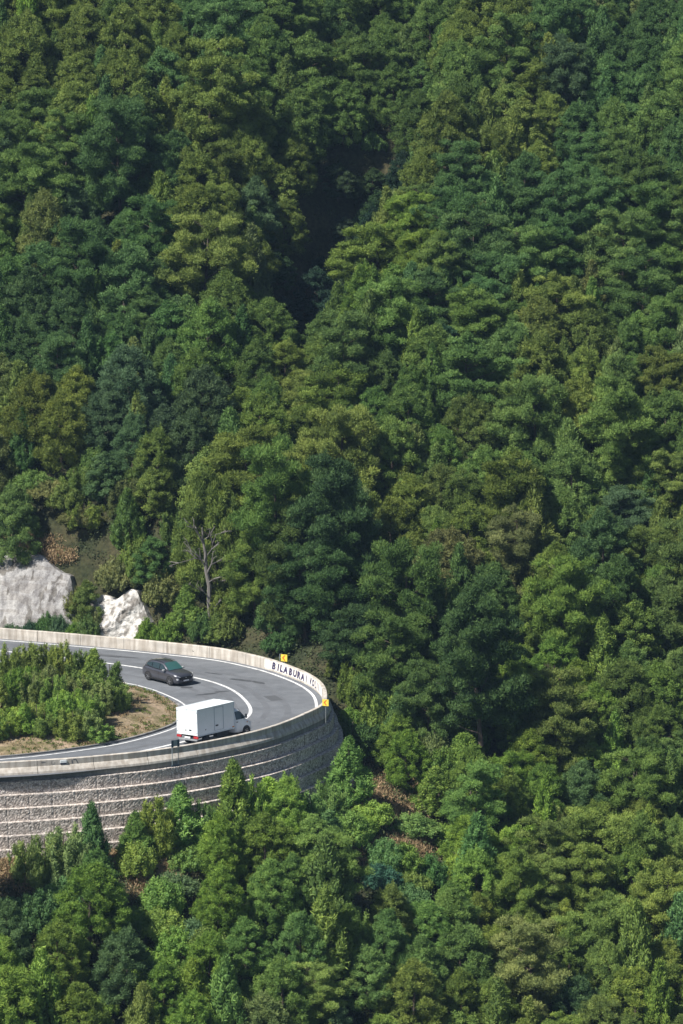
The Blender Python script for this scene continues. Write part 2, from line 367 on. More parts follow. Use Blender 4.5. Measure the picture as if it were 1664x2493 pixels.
# white-washed stretch with lettering
s0 = sfar(645); s1 = sfar(785)
mb = MB(); vs = []; nn_ = 40
for i in range(nn_+1):
    p, nn = at_s(s0+(s1-s0)*i/nn_)
    vs += [(*(p-nn*.010), .13), (*(p-nn*.010), .83)]
inv(par, mesh_obj('white_patch', vs, [(2*i, 2*i+2, 2*i+3, 2*i+1) for i in range(nn_)], M['white_wash']))
mb = MB()
def stroke_text(txt, size, squeeze=1.0, off=.004):
    cu = bpy.data.curves.new('lettering', 'FONT'); cu.body = txt; cu.size = size; cu.offset = off; cu.resolution_u = 3
    o = bpy.data.objects.new('lettering', cu); COL.objects.link(o)
    dg = bpy.context.evaluated_depsgraph_get(); me = bpy.data.meshes.new_from_object(o.evaluated_get(dg))
    V = np.array([tuple(v.co) for v in me.vertices]); Fc = [tuple(p.vertices) for p in me.polygons]
    bpy.data.objects.remove(o); bpy.data.meshes.remove(me); bpy.data.curves.remove(cu); return V, Fc
letters = [('B', 668), ('I', 678.5), ('L', 686.5), ('A', 696.5), ('B', 708.5), ('U', 719), ('R', 729), ('A', 738), ('I', 747), ('V', 757), ('O', 763.5), ('L', 769), ('I', 773), ('I', 776.5)]
for ch, u in letters:
    V, Fc = stroke_text(ch, .66, off=.04)
    sc_ = sfar(u); wdt = V[:, 0].max()-V[:, 0].min(); cx = (V[:, 0].max()+V[:, 0].min())/2; h0 = V[:, 1].min(); hh = V[:, 1].max()-h0
    wd = 1.32 if u < 740 else 1.05
    vv = []
    for x, y, _ in V:
        yy = (y-h0)/hh; p, nn = at_s(sc_+(x-cx)*wd+(yy-.5)*.16); vv.append((*(p-nn*.017), .18+yy*.61))
    inv(par, mesh_obj('letter', vv, Fc, M['letter_paint']))
# small marks on the near outer face
def outer_pt(s, z, extra=.01): p, nn = at_s(s); return (*(p+nn*(.28+extra)), z)
sq = snear(152)
mb = MB(); a, an = at_s(sq-.22); b, bn = at_s(sq+.22)
mb.loft([[(*(q+m*o), z) for o, z in ((.275, .62), (.275, .80), (.36, .80), (.36, .62))] for q, m in ((a, an), (b, bn))])
inv(par, mb.build('reflector_plate', plain('plate_white', (.75, .8, .85), .4)))
mb = MB(); mb.loft([[(*(q+m*o), z) for o, z in ((.275, .52), (.275, .615), (.33, .615), (.33, .52))] for q, m in ((a, an), (b, bn))])
inv(par, mb.build('reflector_plate', plain('plate_dark', (.05, .06, .12), .4)))
M['spray'] = plain('spray_grey', (.11, .11, .13), .8)
def scribble(pts, wdt=.035):
    L2 = []; R2 = []
    for k, (sa, za) in enumerate(pts):
        a = pts[max(k-1, 0)]; b = pts[min(k+1, len(pts)-1)]; d = math.hypot(b[0]-a[0], b[1]-a[1]); nx_, nz_ = -(b[1]-a[1])/d*wdt, (b[0]-a[0])/d*wdt
        L2.append(outer_pt(sa+nx_, za+nz_)); R2.append(outer_pt(sa-nx_, za-nz_))
    n = len(pts); inv(par, mesh_obj('graffiti_mark', L2+R2, [(k, k+1, n+k+1, n+k) for k in range(n-1)], M['spray']))
sA = snear(173); scribble([(sA, .78), (sA-.02, .5)])
sA = snear(178); scribble([(sA+.05, .8), (sA-.12, .82), (sA-.2, .66), (sA-.28, .5)])
sA = snear(104); scribble([(sA-.15, .72), (sA+.15, .74), (sA+.1, .66)], .02); scribble([(sA-.6, .78), (sA-.55, .6), (sA-.75, .55), (sA-.8, .7)], .015)

# ------------------------------------------------------------------ gabion retaining wall
gw = empty('gabion_wall', (*OUT[len(OUT)//2], -5.5))
iS = sfar(739)-3.0; iE = L_[-1]-.5
mb = MB(); ts = np.arange(iS, iE, .5)
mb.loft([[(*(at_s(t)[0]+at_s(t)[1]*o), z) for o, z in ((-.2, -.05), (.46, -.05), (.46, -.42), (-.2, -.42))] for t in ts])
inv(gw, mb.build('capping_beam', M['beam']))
G = 9
for tier in range(6):
    mb = MB(); o1 = .74+.36*tier; zt = -.42-.88*tier; s = iS; step = 1.6
    while s < iE-1:
        e = s+step-.012; vs = []
        a0 = random.uniform(-.012, .012); nA = G*2
        for i in range(nA+1):
            t = s+(e-s)*i/nA; p, nn = at_s(t); edge = min(i, nA-i)
            for k in range(G+1):
                z = zt-.02-(.85)*k/G; bulge = .0*math.sin(math.pi*k/G)*(1 if edge else 0)
                j = random.uniform(-.014, .014)
                vs.append((*(p+nn*(o1+a0+bulge+j-(.02 if edge == 0 else 0))), z+(random.uniform(-.012, .012))))
        fs = [(i*(G+1)+k, (i+1)*(G+1)+k, (i+1)*(G+1)+k+1, i*(G+1)+k+1) for i in range(nA) for k in range(G)]
        n0 = len(vs)
        for i in range(nA+1):                                   # top shelf running back under the tier above
            t = s+(e-s)*i/nA; p, nn = at_s(t)
            for o in (.40, .1): vs.append((*(p+nn*(o1-.6+o)), zt-.005+random.uniform(-.012, .012)))
        for i in range(nA):
            a = i*(G+1); b = (i+1)*(G+1); c = n0+2*i; d = n0+2*i+2
            fs += [(a, b, d, c), (c, d, d+1, c+1)]
        mb.add(vs, fs); s += step
    inv(gw, mb.build('gabion_course', M['gabion'], fix=False))
tag(gw, 'tall stepped retaining wall of stone filled gabion baskets below the near side of the bend', 'retaining wall')

# ------------------------------------------------------------------ dark rubber marks on the road
def blot(u, v, lx, ly, rz):
    c = at(u, v, 0); vs = [(c.x, c.y, .016)]; n = 26
    for k in range(n):
        a = k*2*math.pi/n; r = 1+.35*pnoise((math.cos(a)*1.5+u, math.sin(a)*1.5, v))
        x = math.cos(a)*lx*r; y = math.sin(a)*ly*r; vs.append((c.x+x*math.cos(rz)-y*math.sin(rz), c.y+x*math.sin(rz)+y*math.cos(rz), .016))
    return vs, [(0, k+1, (k+1) % n+1) for k in range(n)]
mb = MB()
for q in ((586, 1656, 1.0, .28, -.5), (630, 1662, .7, .22, -.8), (505, 1690, .9, .2, .5), (540, 1684, .6, .15, .3), (300, 1600, 1.3, .15, -.3), (455, 1652+22, .5, .3, .2), (520, 1640, .8, .12, -.5)): mb.add(*blot(*q))
tag(mb.build('road_rubber_mark', M['rubber_mark'], fix=False), kind='structure')

M['worn_asphalt'] = layered('worn_asphalt', (.122, .130, .146), [((.8,)*3, 6, .3, .7, (.86, .86, .86), (1.12, 1.12, 1.12)), ((40,)*3, 3, .3, .7, (.8, .8, .8), (1.2, 1.2, 1.2))], .8)
M['patch_asphalt'] = layered('patch_asphalt', (.085, .09, .10), [((40,)*3, 3, .3, .7, (.8, .8, .8), (1.2, 1.2, 1.2))], .85)
def wear(a, b, name='road_wheel_track'):
    i0, i1 = 10, len(CEN)-10; ew = [.10*pnoise((i*.07, a, 0)) for i in range(len(CEN))]
    vs = [(*(CEN[i]+NC[i]*(a+ew[i])), .004) for i in range(i0, i1)]+[(*(CEN[i]+NC[i]*(b+ew[i]*1.3)), .004) for i in range(i0, i1)]; n = i1-i0
    tag(mesh_obj(name, vs, [(k, k+1, n+k+1, n+k) for k in range(n-1)], M['worn_asphalt']), kind='structure')
for a, b in ((-2.9, -2.45), (-1.35, -.9), (1.0, 1.5), (2.6, 3.1)): wear(a, b)
def patch(u0, v0, lx, ly, rz):
    c = at(u0, v0, 0); q = [(c.x+x*math.cos(rz)-y*math.sin(rz), c.y+x*math.sin(rz)+y*math.cos(rz), .008) for x, y in ((-lx, -ly), (lx, -ly*.9), (lx, ly), (-lx*.95, ly))]
    tag(mesh_obj('road_repair_patch', q, [(0, 1, 2, 3)], M['patch_asphalt']), kind='structure')
patch(250, 1596, 1.6, .35, -.4); patch(665, 1700, .9, .5, -1.2)

# ------------------------------------------------------------------ vehicles
M['car_paint'] = plain('car_paint', (.085, .088, .108), .28, .5, .5, .04, 1, .8)
M['car_glass'] = plain('car_glass', (.02, .035, .04), .06, 0, .8, .02)
M['screen_glass'] = plain('windscreen_glass', (.035, .10, .10), .08, 0, .8, .02)
M['black'] = plain('black_plastic', (.012, .012, .014), .6)
M['tyre'] = plain('tyre_rubber', (.018, .018, .02), .85)
M['rim'] = plain('rim_alloy', (.30, .31, .33), .35, .8)
M['lamp'] = plain('lamp_lens', (.75, .77, .8), .15, .2, .8)
M['red_lamp'] = plain('tail_lens', (.38, .015, .02), .25, 0, .8)
M['amber'] = plain('amber_lens', (.6, .22, .03), .3)
M['plate'] = plain('number_plate', (.75, .76, .78), .5)
M['truck_white'] = plain('truck_white', (.76, .79, .81), .4, 0, .5, .03, 2)
M['seam'] = plain('door_seam', (.33, .38, .43), .7)
M['chassis'] = plain('chassis', (.015, .02, .028), .7)
M['zinc'] = plain('zinc', (.42, .44, .46), .45, .6)
def add_wheel(parent, x, y, r, wdt, outer):
    sgn = outer
    mb = MB(); h = wdt/2
    mb.wheel(x, y, r, [(-h, r*.62), (-h, r*.93), (-h*.7, r), (h*.7, r), (h, r*.93), (h, r*.62)]); t = mb.build('wheel', M['tyre'], parent, True)
    mb = MB(); mb.wheel(x, y+sgn*h*.55, r, [(-.01, r*.66), (.0, r*.66), (sgn*.04, r*.62), (sgn*.05, r*.2), (sgn*.055, .02)]) if sgn > 0 else mb.wheel(x, y+sgn*h*.55, r, [(.01, r*.66), (.0, r*.66), (-.04, r*.62), (-.05, r*.2), (-.055, .02)])
    mb.build('rim', M['rim'], t)
    yo = y+sgn*(h*.55+.056)
    mb = MB(); mb.add([(x+r*.60*math.cos(k*math.pi/12), yo, r+r*.60*math.sin(k*math.pi/12)) for k in range(24)], [tuple(range(24))]); mb.build('rim_opening', M['black'], t, fix=False)
    st = []
    for k in range(10):
        a = k*math.pi/5; q = .60 if k % 2 == 0 else .14
        for da in ((-.13, .13) if k % 2 == 0 else (0,)): st.append((x+r*q*math.cos(a+da), yo+sgn*.006, r+r*q*math.sin(a+da)))
    mesh_obj('spokes', st, [tuple(range(len(st)))], M['rim'], t)
# ---- grey crossover: +X forward, +Y left
cR = at(360, 1655, 0); cF = at(419, 1670, 0); hd = (cF-cR); hd.z = 0; hd.normalize(); lf = Vector((-hd.y, hd.x, 0))
wb = 2.68; mid_r = (cR+cF)/2; cpos = mid_r + lf*.83
car = empty('car', cpos, math.atan2(hd.y, hd.x))
tag(car, 'dark grey crossover car driving down the inner lane of the bend', 'car')
def section(x, hw, zb, zs, ht, hwt, crown=.03):
    # ring: lower body from the sill up to the bonnet/roof line; hw = half width at shoulder
    return [(x, -hw*.90, zb), (x, -hw*.985, zb+.12), (x, -hw, zb+.30), (x, -hw*.985, zs-.14), (x, -hw*.94, zs-.02), (x, -hwt, ht-.03), (x, -hwt*.8, ht), (x, 0, ht+crown),
            (x, hwt*.8, ht), (x, hwt, ht-.03), (x, hw*.94, zs-.02), (x, hw*.985, zs-.14), (x, hw, zb+.30), (x, hw*.985, zb+.12), (x, hw*.90, zb)]
S = [(2.24, .60, .42, .66, .68, .50), (2.19, .78, .30, .80, .82, .66), (2.05, .87, .24, .90, .93, .74), (1.7, .915, .22, .96, 1.00, .76), (1.2, .93, .22, 1.00, 1.06, .78), (.95, .93, .22, 1.02, 1.09, .80),
     (.2, .93, .22, 1.03, 1.07, .84), (-.8, .93, .22, 1.05, 1.09, .84), (-1.5, .925, .23, 1.07, 1.12, .82), (-1.95, .90, .27, 1.08, 1.13, .78), (-2.18, .84, .34, 1.02, 1.08, .70), (-2.26, .74, .46, .92, .95, .58)]
mb = MB(); mb.loft([section(*q) for q in S]); body = mb.build('body', M['car_paint'], car, True)
# cabin (roof and pillars)
def cab(x, zb, ht, hwb, hwt): return [(x, -hwb, zb), (x, -hwt, ht-.07), (x, -hwt*.86, ht-.01), (x, 0, ht+.02), (x, hwt*.86, ht-.01), (x, hwt, ht-.07), (x, hwb, zb)]
mb = MB(); C_ = [(1.02, 1.04, 1.10, .78, .74), (.62, 1.04, 1.36, .83, .70), (.25, 1.04, 1.57, .84, .64), (-.3, 1.05, 1.65, .845, .63), (-1.0, 1.06, 1.64, .84, .62), (-1.65, 1.07, 1.55, .82, .60), (-1.95, 1.08, 1.40, .79, .60), (-2.16, 1.05, 1.10, .72, .64)]
mb.loft([cab(*q) for q in C_]); mb.build('roof', M['car_paint'], car, True)
def quadmat(name, pts, mat, parent, thick=.0): return mesh_obj(name, pts, [tuple(range(len(pts)))], mat, parent)
quadmat('windscreen', [(1.0, -.70, 1.125), (1.0, .70, 1.125), (.34, .56, 1.545), (.34, -.56, 1.545)], M['screen_glass'], car)
mb = MB(); mb.loft([[(1.012, -.70, 1.128), (1.012, 0, 1.15), (1.012, .70, 1.128)], [(.62, -.655, 1.40), (.62, 0, 1.425), (.62, .655, 1.40)], [(.30, -.59, 1.595), (.30, 0, 1.62), (.30, .59, 1.595)]], cap=False, closed=False)
mb.build('windscreen', M['screen_glass'], car, True, fix=False)
for sgn in (-1, 1):
    def sw(a, b):   # points on the cabin flank (x, z): flank leans inwards with height
        return None
    def fl(x, z): t = (z-1.05)/(.55); return (x, sgn*(.862-.20*t+.012), z)
    quadmat('side_window', [fl(*q) for q in ((.72, 1.12), (.02, 1.11), (-.02, 1.53), (.22, 1.50), (.42, 1.40))], M['car_glass'], car)
    quadmat('side_window', [fl(*q) for q in ((-.06, 1.11), (-.92, 1.13), (-.95, 1.53), (-.08, 1.54))], M['car_glass'], car)
    quadmat('side_window', [fl(*q) for q in ((-1.0, 1.14), (-1.70, 1.24), (-1.62, 1.40), (-1.02, 1.52))], M['car_glass'], car)
    mb = MB(); mb.tube([(.15, sgn*.60, 1.61), (.0, sgn*.60, 1.67), (-1.3, sgn*.585, 1.67), (-1.45, sgn*.58, 1.62)], .018); mb.build('roof_rail', M['black'], car)
    mb = MB(); mb.box(.55, .78, sgn*.98-.10, sgn*.98+.10, 1.05, 1.19, .03); mb.build('mirror', M['zinc'], car)
    mb = MB()
    mb.add([(2.215, sgn*.50, .72), (2.16, sgn*.76, .74), (1.98, sgn*.885, .80), (1.84, sgn*.925, .88), (2.0, sgn*.86, .905), (2.16, sgn*.72, .835), (2.235, sgn*.52, .76)], [(0, 1, 2, 3, 4, 5, 6)]); mb.add([(2.24, sgn*.56, .52), (2.19, sgn*.77, .50), (2.10, sgn*.87, .55), (2.12, sgn*.87, .66), (2.21, sgn*.76, .64)], [(0, 1, 2, 3, 4)])
    mb.build('headlight', M['lamp'], car, fix=False)
    # wheel arches and sill trim
    for x in (wb/2, -wb/2):
        pts = [(x+.43*math.cos(a), .34+.43*math.sin(a)) for a in np.linspace(-.35, math.pi+.35, 18)]
        mb = MB(); mb.prism(pts, 'y', sgn*.80, sgn*.938); mb.build('wheel_arch', M['black'], car)
        add_wheel(car, x, sgn*.85, .35, .22, sgn)
    mb = MB(); mb.box(-.95, .95, min(sgn*.9, sgn*.945), max(sgn*.9, sgn*.945), .22, .36, .01); mb.build('sill_trim', M['black'], car)
    quadmat('door_seam', [(-.04, sgn*.934, .42), (-.06, sgn*.934, .42), (-.06, sgn*.925, .92), (-.04, sgn*.925, .92)], M['black'], car)
mb = MB(); mb.add([(2.245, -.46, .74), (2.245, .46, .74), (2.262, .50, .60), (2.262, .40, .46), (2.262, -.40, .46), (2.262, -.50, .60)], [(0, 1, 2, 3, 4, 5)]); mb.build('grille', M['black'], car, fix=False)
mb = MB(); mb.box(2.262, 2.285, -.26, .26, .40, .50); mb.build('number_plate', M['plate'], car)
mb = MB(); mb.box(2.262, 2.28, -.07, .07, .655, .71, .008); mb.build('badge', M['zinc'], car)
mb = MB(); mb.box(2.1, 2.2, -.7, .7, .22, .36, .02); mb.build('bumper_trim', M['black'], car)

# ---- white box truck
th = R(50); hd = Vector((math.cos(th), math.sin(th), 0)); lf = Vector((-hd.y, hd.x, 0))
zb = .82; corner = at(482, 1796, zb)        # rear right lower corner of the box
BL, BW, BH = 4.0, 2.0, 1.9
tpos = corner - hd*(-3.1) + lf*(BW/2); tpos.z = 0
truck = empty('box_truck', tpos, th); truck.rotation_euler = (R(-2.5), R(.8), th)
tag(truck, 'white box truck with closed rear doors climbing the outer lane of the bend', 'truck')
x0 = -3.1; x1 = x0+BL; y0 = -BW/2; y1 = BW/2
mb = MB(); mb.box(x0, x1, y0, y1, zb, zb+BH, .02); box = mb.build('cargo_box', M['truck_white'], truck)
mb = MB()
for a, b, c, d in ((x0-.02, x1+.02, y0-.025, y0+.05), (x0-.02, x1+.02, y1-.05, y1+.025), (x0-.025, x0+.05, y0+.05, y1-.05), (x1-.05, x1+.025, y0+.05, y1-.05)): mb.box(a, b, c, d, zb+BH-.05, zb+BH+.025)
for yy in (y0-.012, y1-.03): mb.box(x0-.012, x0+.05, yy, yy+.045, zb+.0, zb+BH-.05)
for yy in (y0-.012,): mb.box(x1-.05, x1+.012, yy, yy+.045, zb, zb+BH-.05)
mb.box(x0+.05, x1-.05, y0-.02, y0+.04, zb-.07, zb+.03)
mb.build('edge_trim', plain('trim_grey', (.60, .66, .70), .5), box)
mb = MB(); mb.box(x0-.016, x0-.006, -.012, .012, zb+.05, zb+BH-.06)
mb.build('door_seam', M['seam'], box)
for yy in (y0+.02, y1-.12):
    for zz in (.2, .95, 1.68): mb = MB(); mb.box(x0-.03, x0-.006, yy, yy+.1, zb+zz, zb+zz+.06); mb.build('hinge', M['seam'], box)
mb = MB(); mb.box(x0-.035, x0-.006, -.42, -.20, zb+.33, zb+.42); mb.build('door_latch', M['chassis'], box)
mb = MB(); mb.box(x0-.035, x0-.006, .1, .14, zb+.25, zb+.42); mb.build('door_handle', M['chassis'], box)
mb = MB()
dx0, dx1 = x0+BL*.46, x0+BL*.70
for q in (dx0, dx1): mb.box(q-.02, q+.02, y0-.016, y0-.004, zb+.12, zb+BH-.1)
mb.box(dx0, dx1, y0-.016, y0-.004, zb+.11, zb+.13)
mb.box(dx0, dx1, y0-.016, y0-.004, zb+BH-.13, zb+BH-.11)
mb.build('side_door_seam', M['seam'], box)
mb = MB(); mb.box(dx0+.12, dx0+.38, y0-.03, y0-.004, zb+.42, zb+.52); mb.build('side_door_handle', M['chassis'], box)
mb = MB(); mb.box(x0+.85, x0+.92, y0-.02, y0-.004, zb+.3, zb+.38); mb.build('side_marker', M['chassis'], box)
mb = MB(); mb.box(x1-.25, x1-.05, y0-.03, y0-.004, zb+.05, zb+.12); mb.build('side_marker', M['amber'], box)
mb = MB(); mb.box(x0+.1, x1+1.6, -.42, -.32, .48, .66); mb.box(x0+.1, x1+1.6, .32, .42, .48, .66)
for q in np.arange(x0+.3, x1, .8): mb.box(q, q+.08, -.85, .85, .68, .80)
mb.build('chassis_frame', M['chassis'], truck)
mb = MB(); mb.box(-.9, .5, y0+.15, y0+.5, .38, .74, .03); mb.build('side_tank', M['chassis'], truck)
mb = MB(); mb.box(x0+.02, x0+.16, -.9, .9, .42, .54, .01); mb.build('rear_bumper', M['zinc'], truck)
for yy in (-.82, .82):
    mb = MB(); mb.box(x0-.02, x0+.08, yy-.22, yy+.22, .60, .76, .01); mb.build('tail_light', M['red_lamp'], truck)
mb = MB(); mb.box(x0-.01, x0+.03, -.27, .27, .57, .70); mb.build('number_plate', M['plate'], truck)
# cab: van front, low sloping bonnet
X1 = x1+.10
def cs(x, hw, zb_, zs, top, hwt): return [(x, -hw*.96, zb_), (x, -hw, zb_+.15), (x, -hw, zs), (x, -hwt, top-.05), (x, -hwt*.85, top), (x, 0, top+.02), (x, hwt*.85, top), (x, hwt, top-.05), (x, hw, zs), (x, hw, zb_+.15), (x, hw*.96, zb_)]
mb = MB(); mb.loft([cs(X1, .97, .40, 1.30, 1.98, .80), cs(X1+.35, .97, .36, 1.30, 2.10, .78), cs(X1+.62, .97, .34, 1.28, 2.04, .77), cs(X1+.95, .965, .34, 1.26, 1.72, .80), cs(X1+1.30, .96, .34, 1.22, 1.30, .84), cs(X1+1.62, .93, .34, 1.06, 1.14, .78), cs(X1+1.88, .88, .36, .90, .94, .70), cs(X1+1.96, .80, .44, .72, .74, .62)])
cabo = mb.build('cab', M['truck_white'], truck, True)
for sgn in (-1, 1):
    def fl(x, z): t = (z-1.30)/.70; return (X1+x, sgn*(.985-.185*max(0, t)), z)
    quadmat('side_window', [fl(*q) for q in ((.12, 1.33), (.95, 1.33), (1.18, 1.37), (.80, 1.78), (.62, 1.92), (.12, 1.92))], M['car_glass'], cabo)
    quadmat('door_seam', [(X1+.10, sgn*.975, .5), (X1+.12, sgn*.975, .5), (X1+.12, sgn*.975, 1.3), (X1+.10, sgn*.975, 1.3)], M['seam'], cabo)
    mb = MB(); mb.box(X1+.16, X1+.32, min(sgn*.97, sgn*.995), max(sgn*.97, sgn*.995), 1.13, 1.18); mb.build('door_handle', M['chassis'], cabo)
    mb = MB(); mb.box(X1+.98, X1+1.1, sgn*1.13-.09, sgn*1.13+.09, 1.36, 1.68, .03); mb.build('mirror', M['chassis'], truck)
    mb = MB(); mb.add([(X1+1.95, sgn*.62, .78), (X1+1.80, sgn*.86, .80), (X1+1.72, sgn*.885, .98), (X1+1.82, sgn*.68, .98)], [(0, 1, 2, 3)]); mb.build('headlight', M['lamp'], truck, fix=False)
    mb = MB(); mb.box(X1+1.3, X1+1.38, min(sgn*.95, sgn*.975), max(sgn*.95, sgn*.975), .98, 1.05); mb.build('indicator', M['amber'], cabo)
    pts = [(X1+1.22+.42*math.cos(a), .36+.42*math.sin(a)) for a in np.linspace(-.3, math.pi+.3, 18)]
    mb = MB(); mb.prism(pts, 'y', sgn*.75, sgn*.985); mb.build('wheel_arch', M['black'], truck)
    add_wheel(truck, X1+1.22, sgn*.88, .35, .22, sgn)
    add_wheel(truck, x0+1.05, sgn*.86, .35, .30, sgn)
    mb = MB(); mb.box(x0+.60, x0+1.50, sgn*.86-.17, sgn*.86+.17, .74, .765); mb.build('mudguard', M['chassis'], truck)
mb = MB(); mb.loft([[(X1+1.29, -.80, 1.325), (X1+1.29, 0, 1.345), (X1+1.29, .80, 1.325)], [(X1+.66, -.72, 2.02), (X1+.66, 0, 2.06), (X1+.66, .72, 2.02)]], cap=False, closed=False)
o = mb.build('windscreen', M['car_glass'], cabo, fix=False); o.location.x = .02; o.location.z = .012
mb = MB(); mb.box(X1+.08, X1+.48, -.55, .55, 2.11, 2.36, .06); mb.build('roof_unit', M['truck_white'], truck)
mb = MB(); mb.box(X1+1.84, X1+1.99, -.8, .8, .36, .52, .03); mb.build('front_bumper', M['black'], truck)
ang_ = [(X1+1.955, -.35, .58), (X1+1.955, .35, .58), (X1+1.93, .4, .74), (X1+1.93, -.4, .74)]
quadmat('grille', [(a+.02, b, c) for a, b, c in ang_], M['black'], truck)

# ------------------------------------------------------------------ signs
M['yellow'] = plain('sign_yellow', (.80, .62, .08), .5, 0, .4, .05); M['orange'] = plain('sign_red', (.62, .13, .02), .5); M['sign_back'] = plain('sign_back_grey', (.25, .30, .34), .5, .2); M['sign_dark'] = plain('sign_dark', (.035, .06, .09), .5)
def chevron_sign(u, v, zc, size, label, rz, side_board):
    c = at(u, v, zc); e = empty('chevron_sign', (c.x, c.y, 0), rz)     # board faces local -Y
    h = size/2
    mb = MB(); mb.tube([(0, .06, -.6), (0, .06, zc+h*.9)], .03); mb.build('post', M['zinc'], e)
    mb = MB(); mb.box(-h, h, -.012, .012, zc-h, zc+h); b = mb.build('board', M['yellow'], e)
    k = h; q = [(-.62*k, 0), (.12*k, .78*k), (.50*k, .78*k), (-.12*k, 0), (.50*k, -.78*k), (.12*k, -.78*k)]
    mesh_obj('chevron', [(x, -.0155, zc+z) for x, z in q], [(0, 1, 2, 3), (0, 3, 4, 5)], M['orange'], b)
    if side_board:
        mb = MB(); mb.box(-h-.12, -h-.09, -.02, .40, zc-h, zc+h); mb.build('side_board', M['sign_back'], e)
        mb = MB(); mb.box(-h-.10, .05, .03, .055, zc-.03, zc+.03); mb.build('bracket', M['zinc'], e)
    tag(e, label, 'road sign')
chevron_sign(692, 1602, 1.10, .56, 'yellow square sign with orange arrow, above the lettered white stretch of parapet', R(-25), True)
chevron_sign(793, 1711, 1.32, .50, 'yellow square arrow sign at the tip of the bend, right of the parapet lettering', R(-20), False)
sg, cn = at_s(snear(416)); pb = sg+cn*.60
e = empty('road_sign', (pb[0], pb[1], -.5), math.atan2(cn[1], cn[0])+math.pi/2)
tag(e, 'small grey sign seen from behind on two thin posts fixed outside the near parapet', 'road sign')
for xx in (-.25, .25):
    mb = MB(); mb.tube([(xx, 0, -.1), (xx, 0, 2.0)], .028); mb.build('post', M['sign_back'], e)
    mb = MB(); mb.box(xx-.09, xx+.09, -.05, -.03, 1.50, 2.02); mb.build('side_panel', M['sign_dark'], e)
mb = MB(); mb.box(-.16, .16, -.045, -.03, 1.56, 2.02); mb.build('panel', M['sign_back'], e)
mb = MB(); mb.box(-.32, .32, -.03, .05, .02, .20, .01); mb.build('bracket', M['sign_dark'], e)

# ------------------------------------------------------------------ rock faces behind the far parapet
def rock(name, u0, u1, tops, base_off, lean, mat, amp, label, seed, fr):
    sa = sfar(u0); sb = sfar(u1); n = int((sb-sa)/.22); mrow = 30; vs = []
    
    for i in range(n+1):
        s = sa+(sb-sa)*i/n; p, nn = at_s(s); f = i/n; h = float(np.interp(f, [a for a, _ in tops], [b for _, b in tops]))
        h += .5*pnoise((s*.8, seed, 0))
        for k in range(mrow+1):
            t = k/mrow; z = -.4+(h+.4)*t; o = base_off+lean*max(0, z)+.5*t**5*1.4
            q = (s*fr, z*fr*.8, seed)
            d = amp*(pnoise(q)*1.0+.5*abs(pnoise((q[0]*2.3, q[1]*2.3, seed+4)))+.28*pnoise((q[0]*5.5, q[1]*5.5, seed+9)))
            endf = min(f, 1-f)*n*.22
            o += d+max(0, .6-endf)**2*1.2
            vs.append((*(p+nn*o), z))
    for i in range(n+1):                                     # back
        s = sa+(sb-sa)*i/n; p, nn = at_s(s); h = vs[i*(mrow+1)+mrow][2]
        q = vs[i*(mrow+1)+mrow]; vs += [(q[0]+nn[0]*1.6, q[1]+nn[1]*1.6, h-.3), (q[0]+nn[0]*1.6, q[1]+nn[1]*1.6, -.4)]
    fs = [(i*(mrow+1)+k, (i+1)*(mrow+1)+k, (i+1)*(mrow+1)+k+1, i*(mrow+1)+k+1) for i in range(n) for k in range(mrow)]
    b0 = (n+1)*(mrow+1)
    for i in range(n):
        a = i*(mrow+1)+mrow; c = (i+1)*(mrow+1)+mrow; fs += [(a, c, b0+2*i+2, b0+2*i), (b0+2*i, b0+2*i+2, b0+2*i+3, b0+2*i+1)]
    for i in (0, n): fs.append(tuple(i*(mrow+1)+k for k in range(mrow+1))+(b0+2*i, b0+2*i+1))
    o = mesh_obj(name, vs, fs, mat)
    return tag(o, label, 'rock face')
rock('cliff', -330, 148, [(0, 8), (.62, 7.0), (.80, 6.0), (.93, 4.6), (1, 1.6)], 2.0, .42, M['rock'], .16, 'big smooth grey rock face behind the parapet at the left edge', 2.3, .30)
rock('rock_outcrop', 145, 322, [(0, 1.4), (.22, 3.3), (.5, 3.6), (.78, 4.1), (1, 1.6)], 1.7, .42, M['white_rock'], .6, 'rough white rock outcrop behind the parapet, right of the smooth face', 7.1, .55)

# ------------------------------------------------------------------ tree prototypes
def cards(P, Nn, along, L, Wd, jit, g, tang=.75):
    """diamond cards at P lying roughly across the normal Nn, long axis leaning to `along`"""
    n = len(P); T = g.normal(size=(n, 3)); T -= (T*Nn).sum(1)[:, None]*Nn; T /= np.linalg.norm(T, axis=1)[:, None]+1e-9
    ax = T*tang+along+jit*g.normal(size=(n, 3)); ax /= np.linalg.norm(ax, axis=1)[:, None]+1e-9
    sd = np.cross(ax, Nn+.45*g.normal(size=(n, 3))); sd /= np.linalg.norm(sd, axis=1)[:, None]+1e-9
    l = (L*g.uniform(.7, 1.3, n))[:, None]; w_ = (Wd*g.uniform(.7, 1.3, n))[:, None]
    return np.stack([P-ax*l*.4, P+sd*w_*.5+ax*l*.1, P+ax*l*.6, P-sd*w_*.5+ax*l*.1], 1)
ICO = None
def ico():
    global ICO
    if ICO is None:
        import bmesh
        bm = bmesh.new(); bmesh.ops.create_icosphere(bm, subdivisions=1, radius=1); ICO = np.array([[tuple(v.co) for v in f.verts] for f in bm.faces]); bm.free()
    return ICO
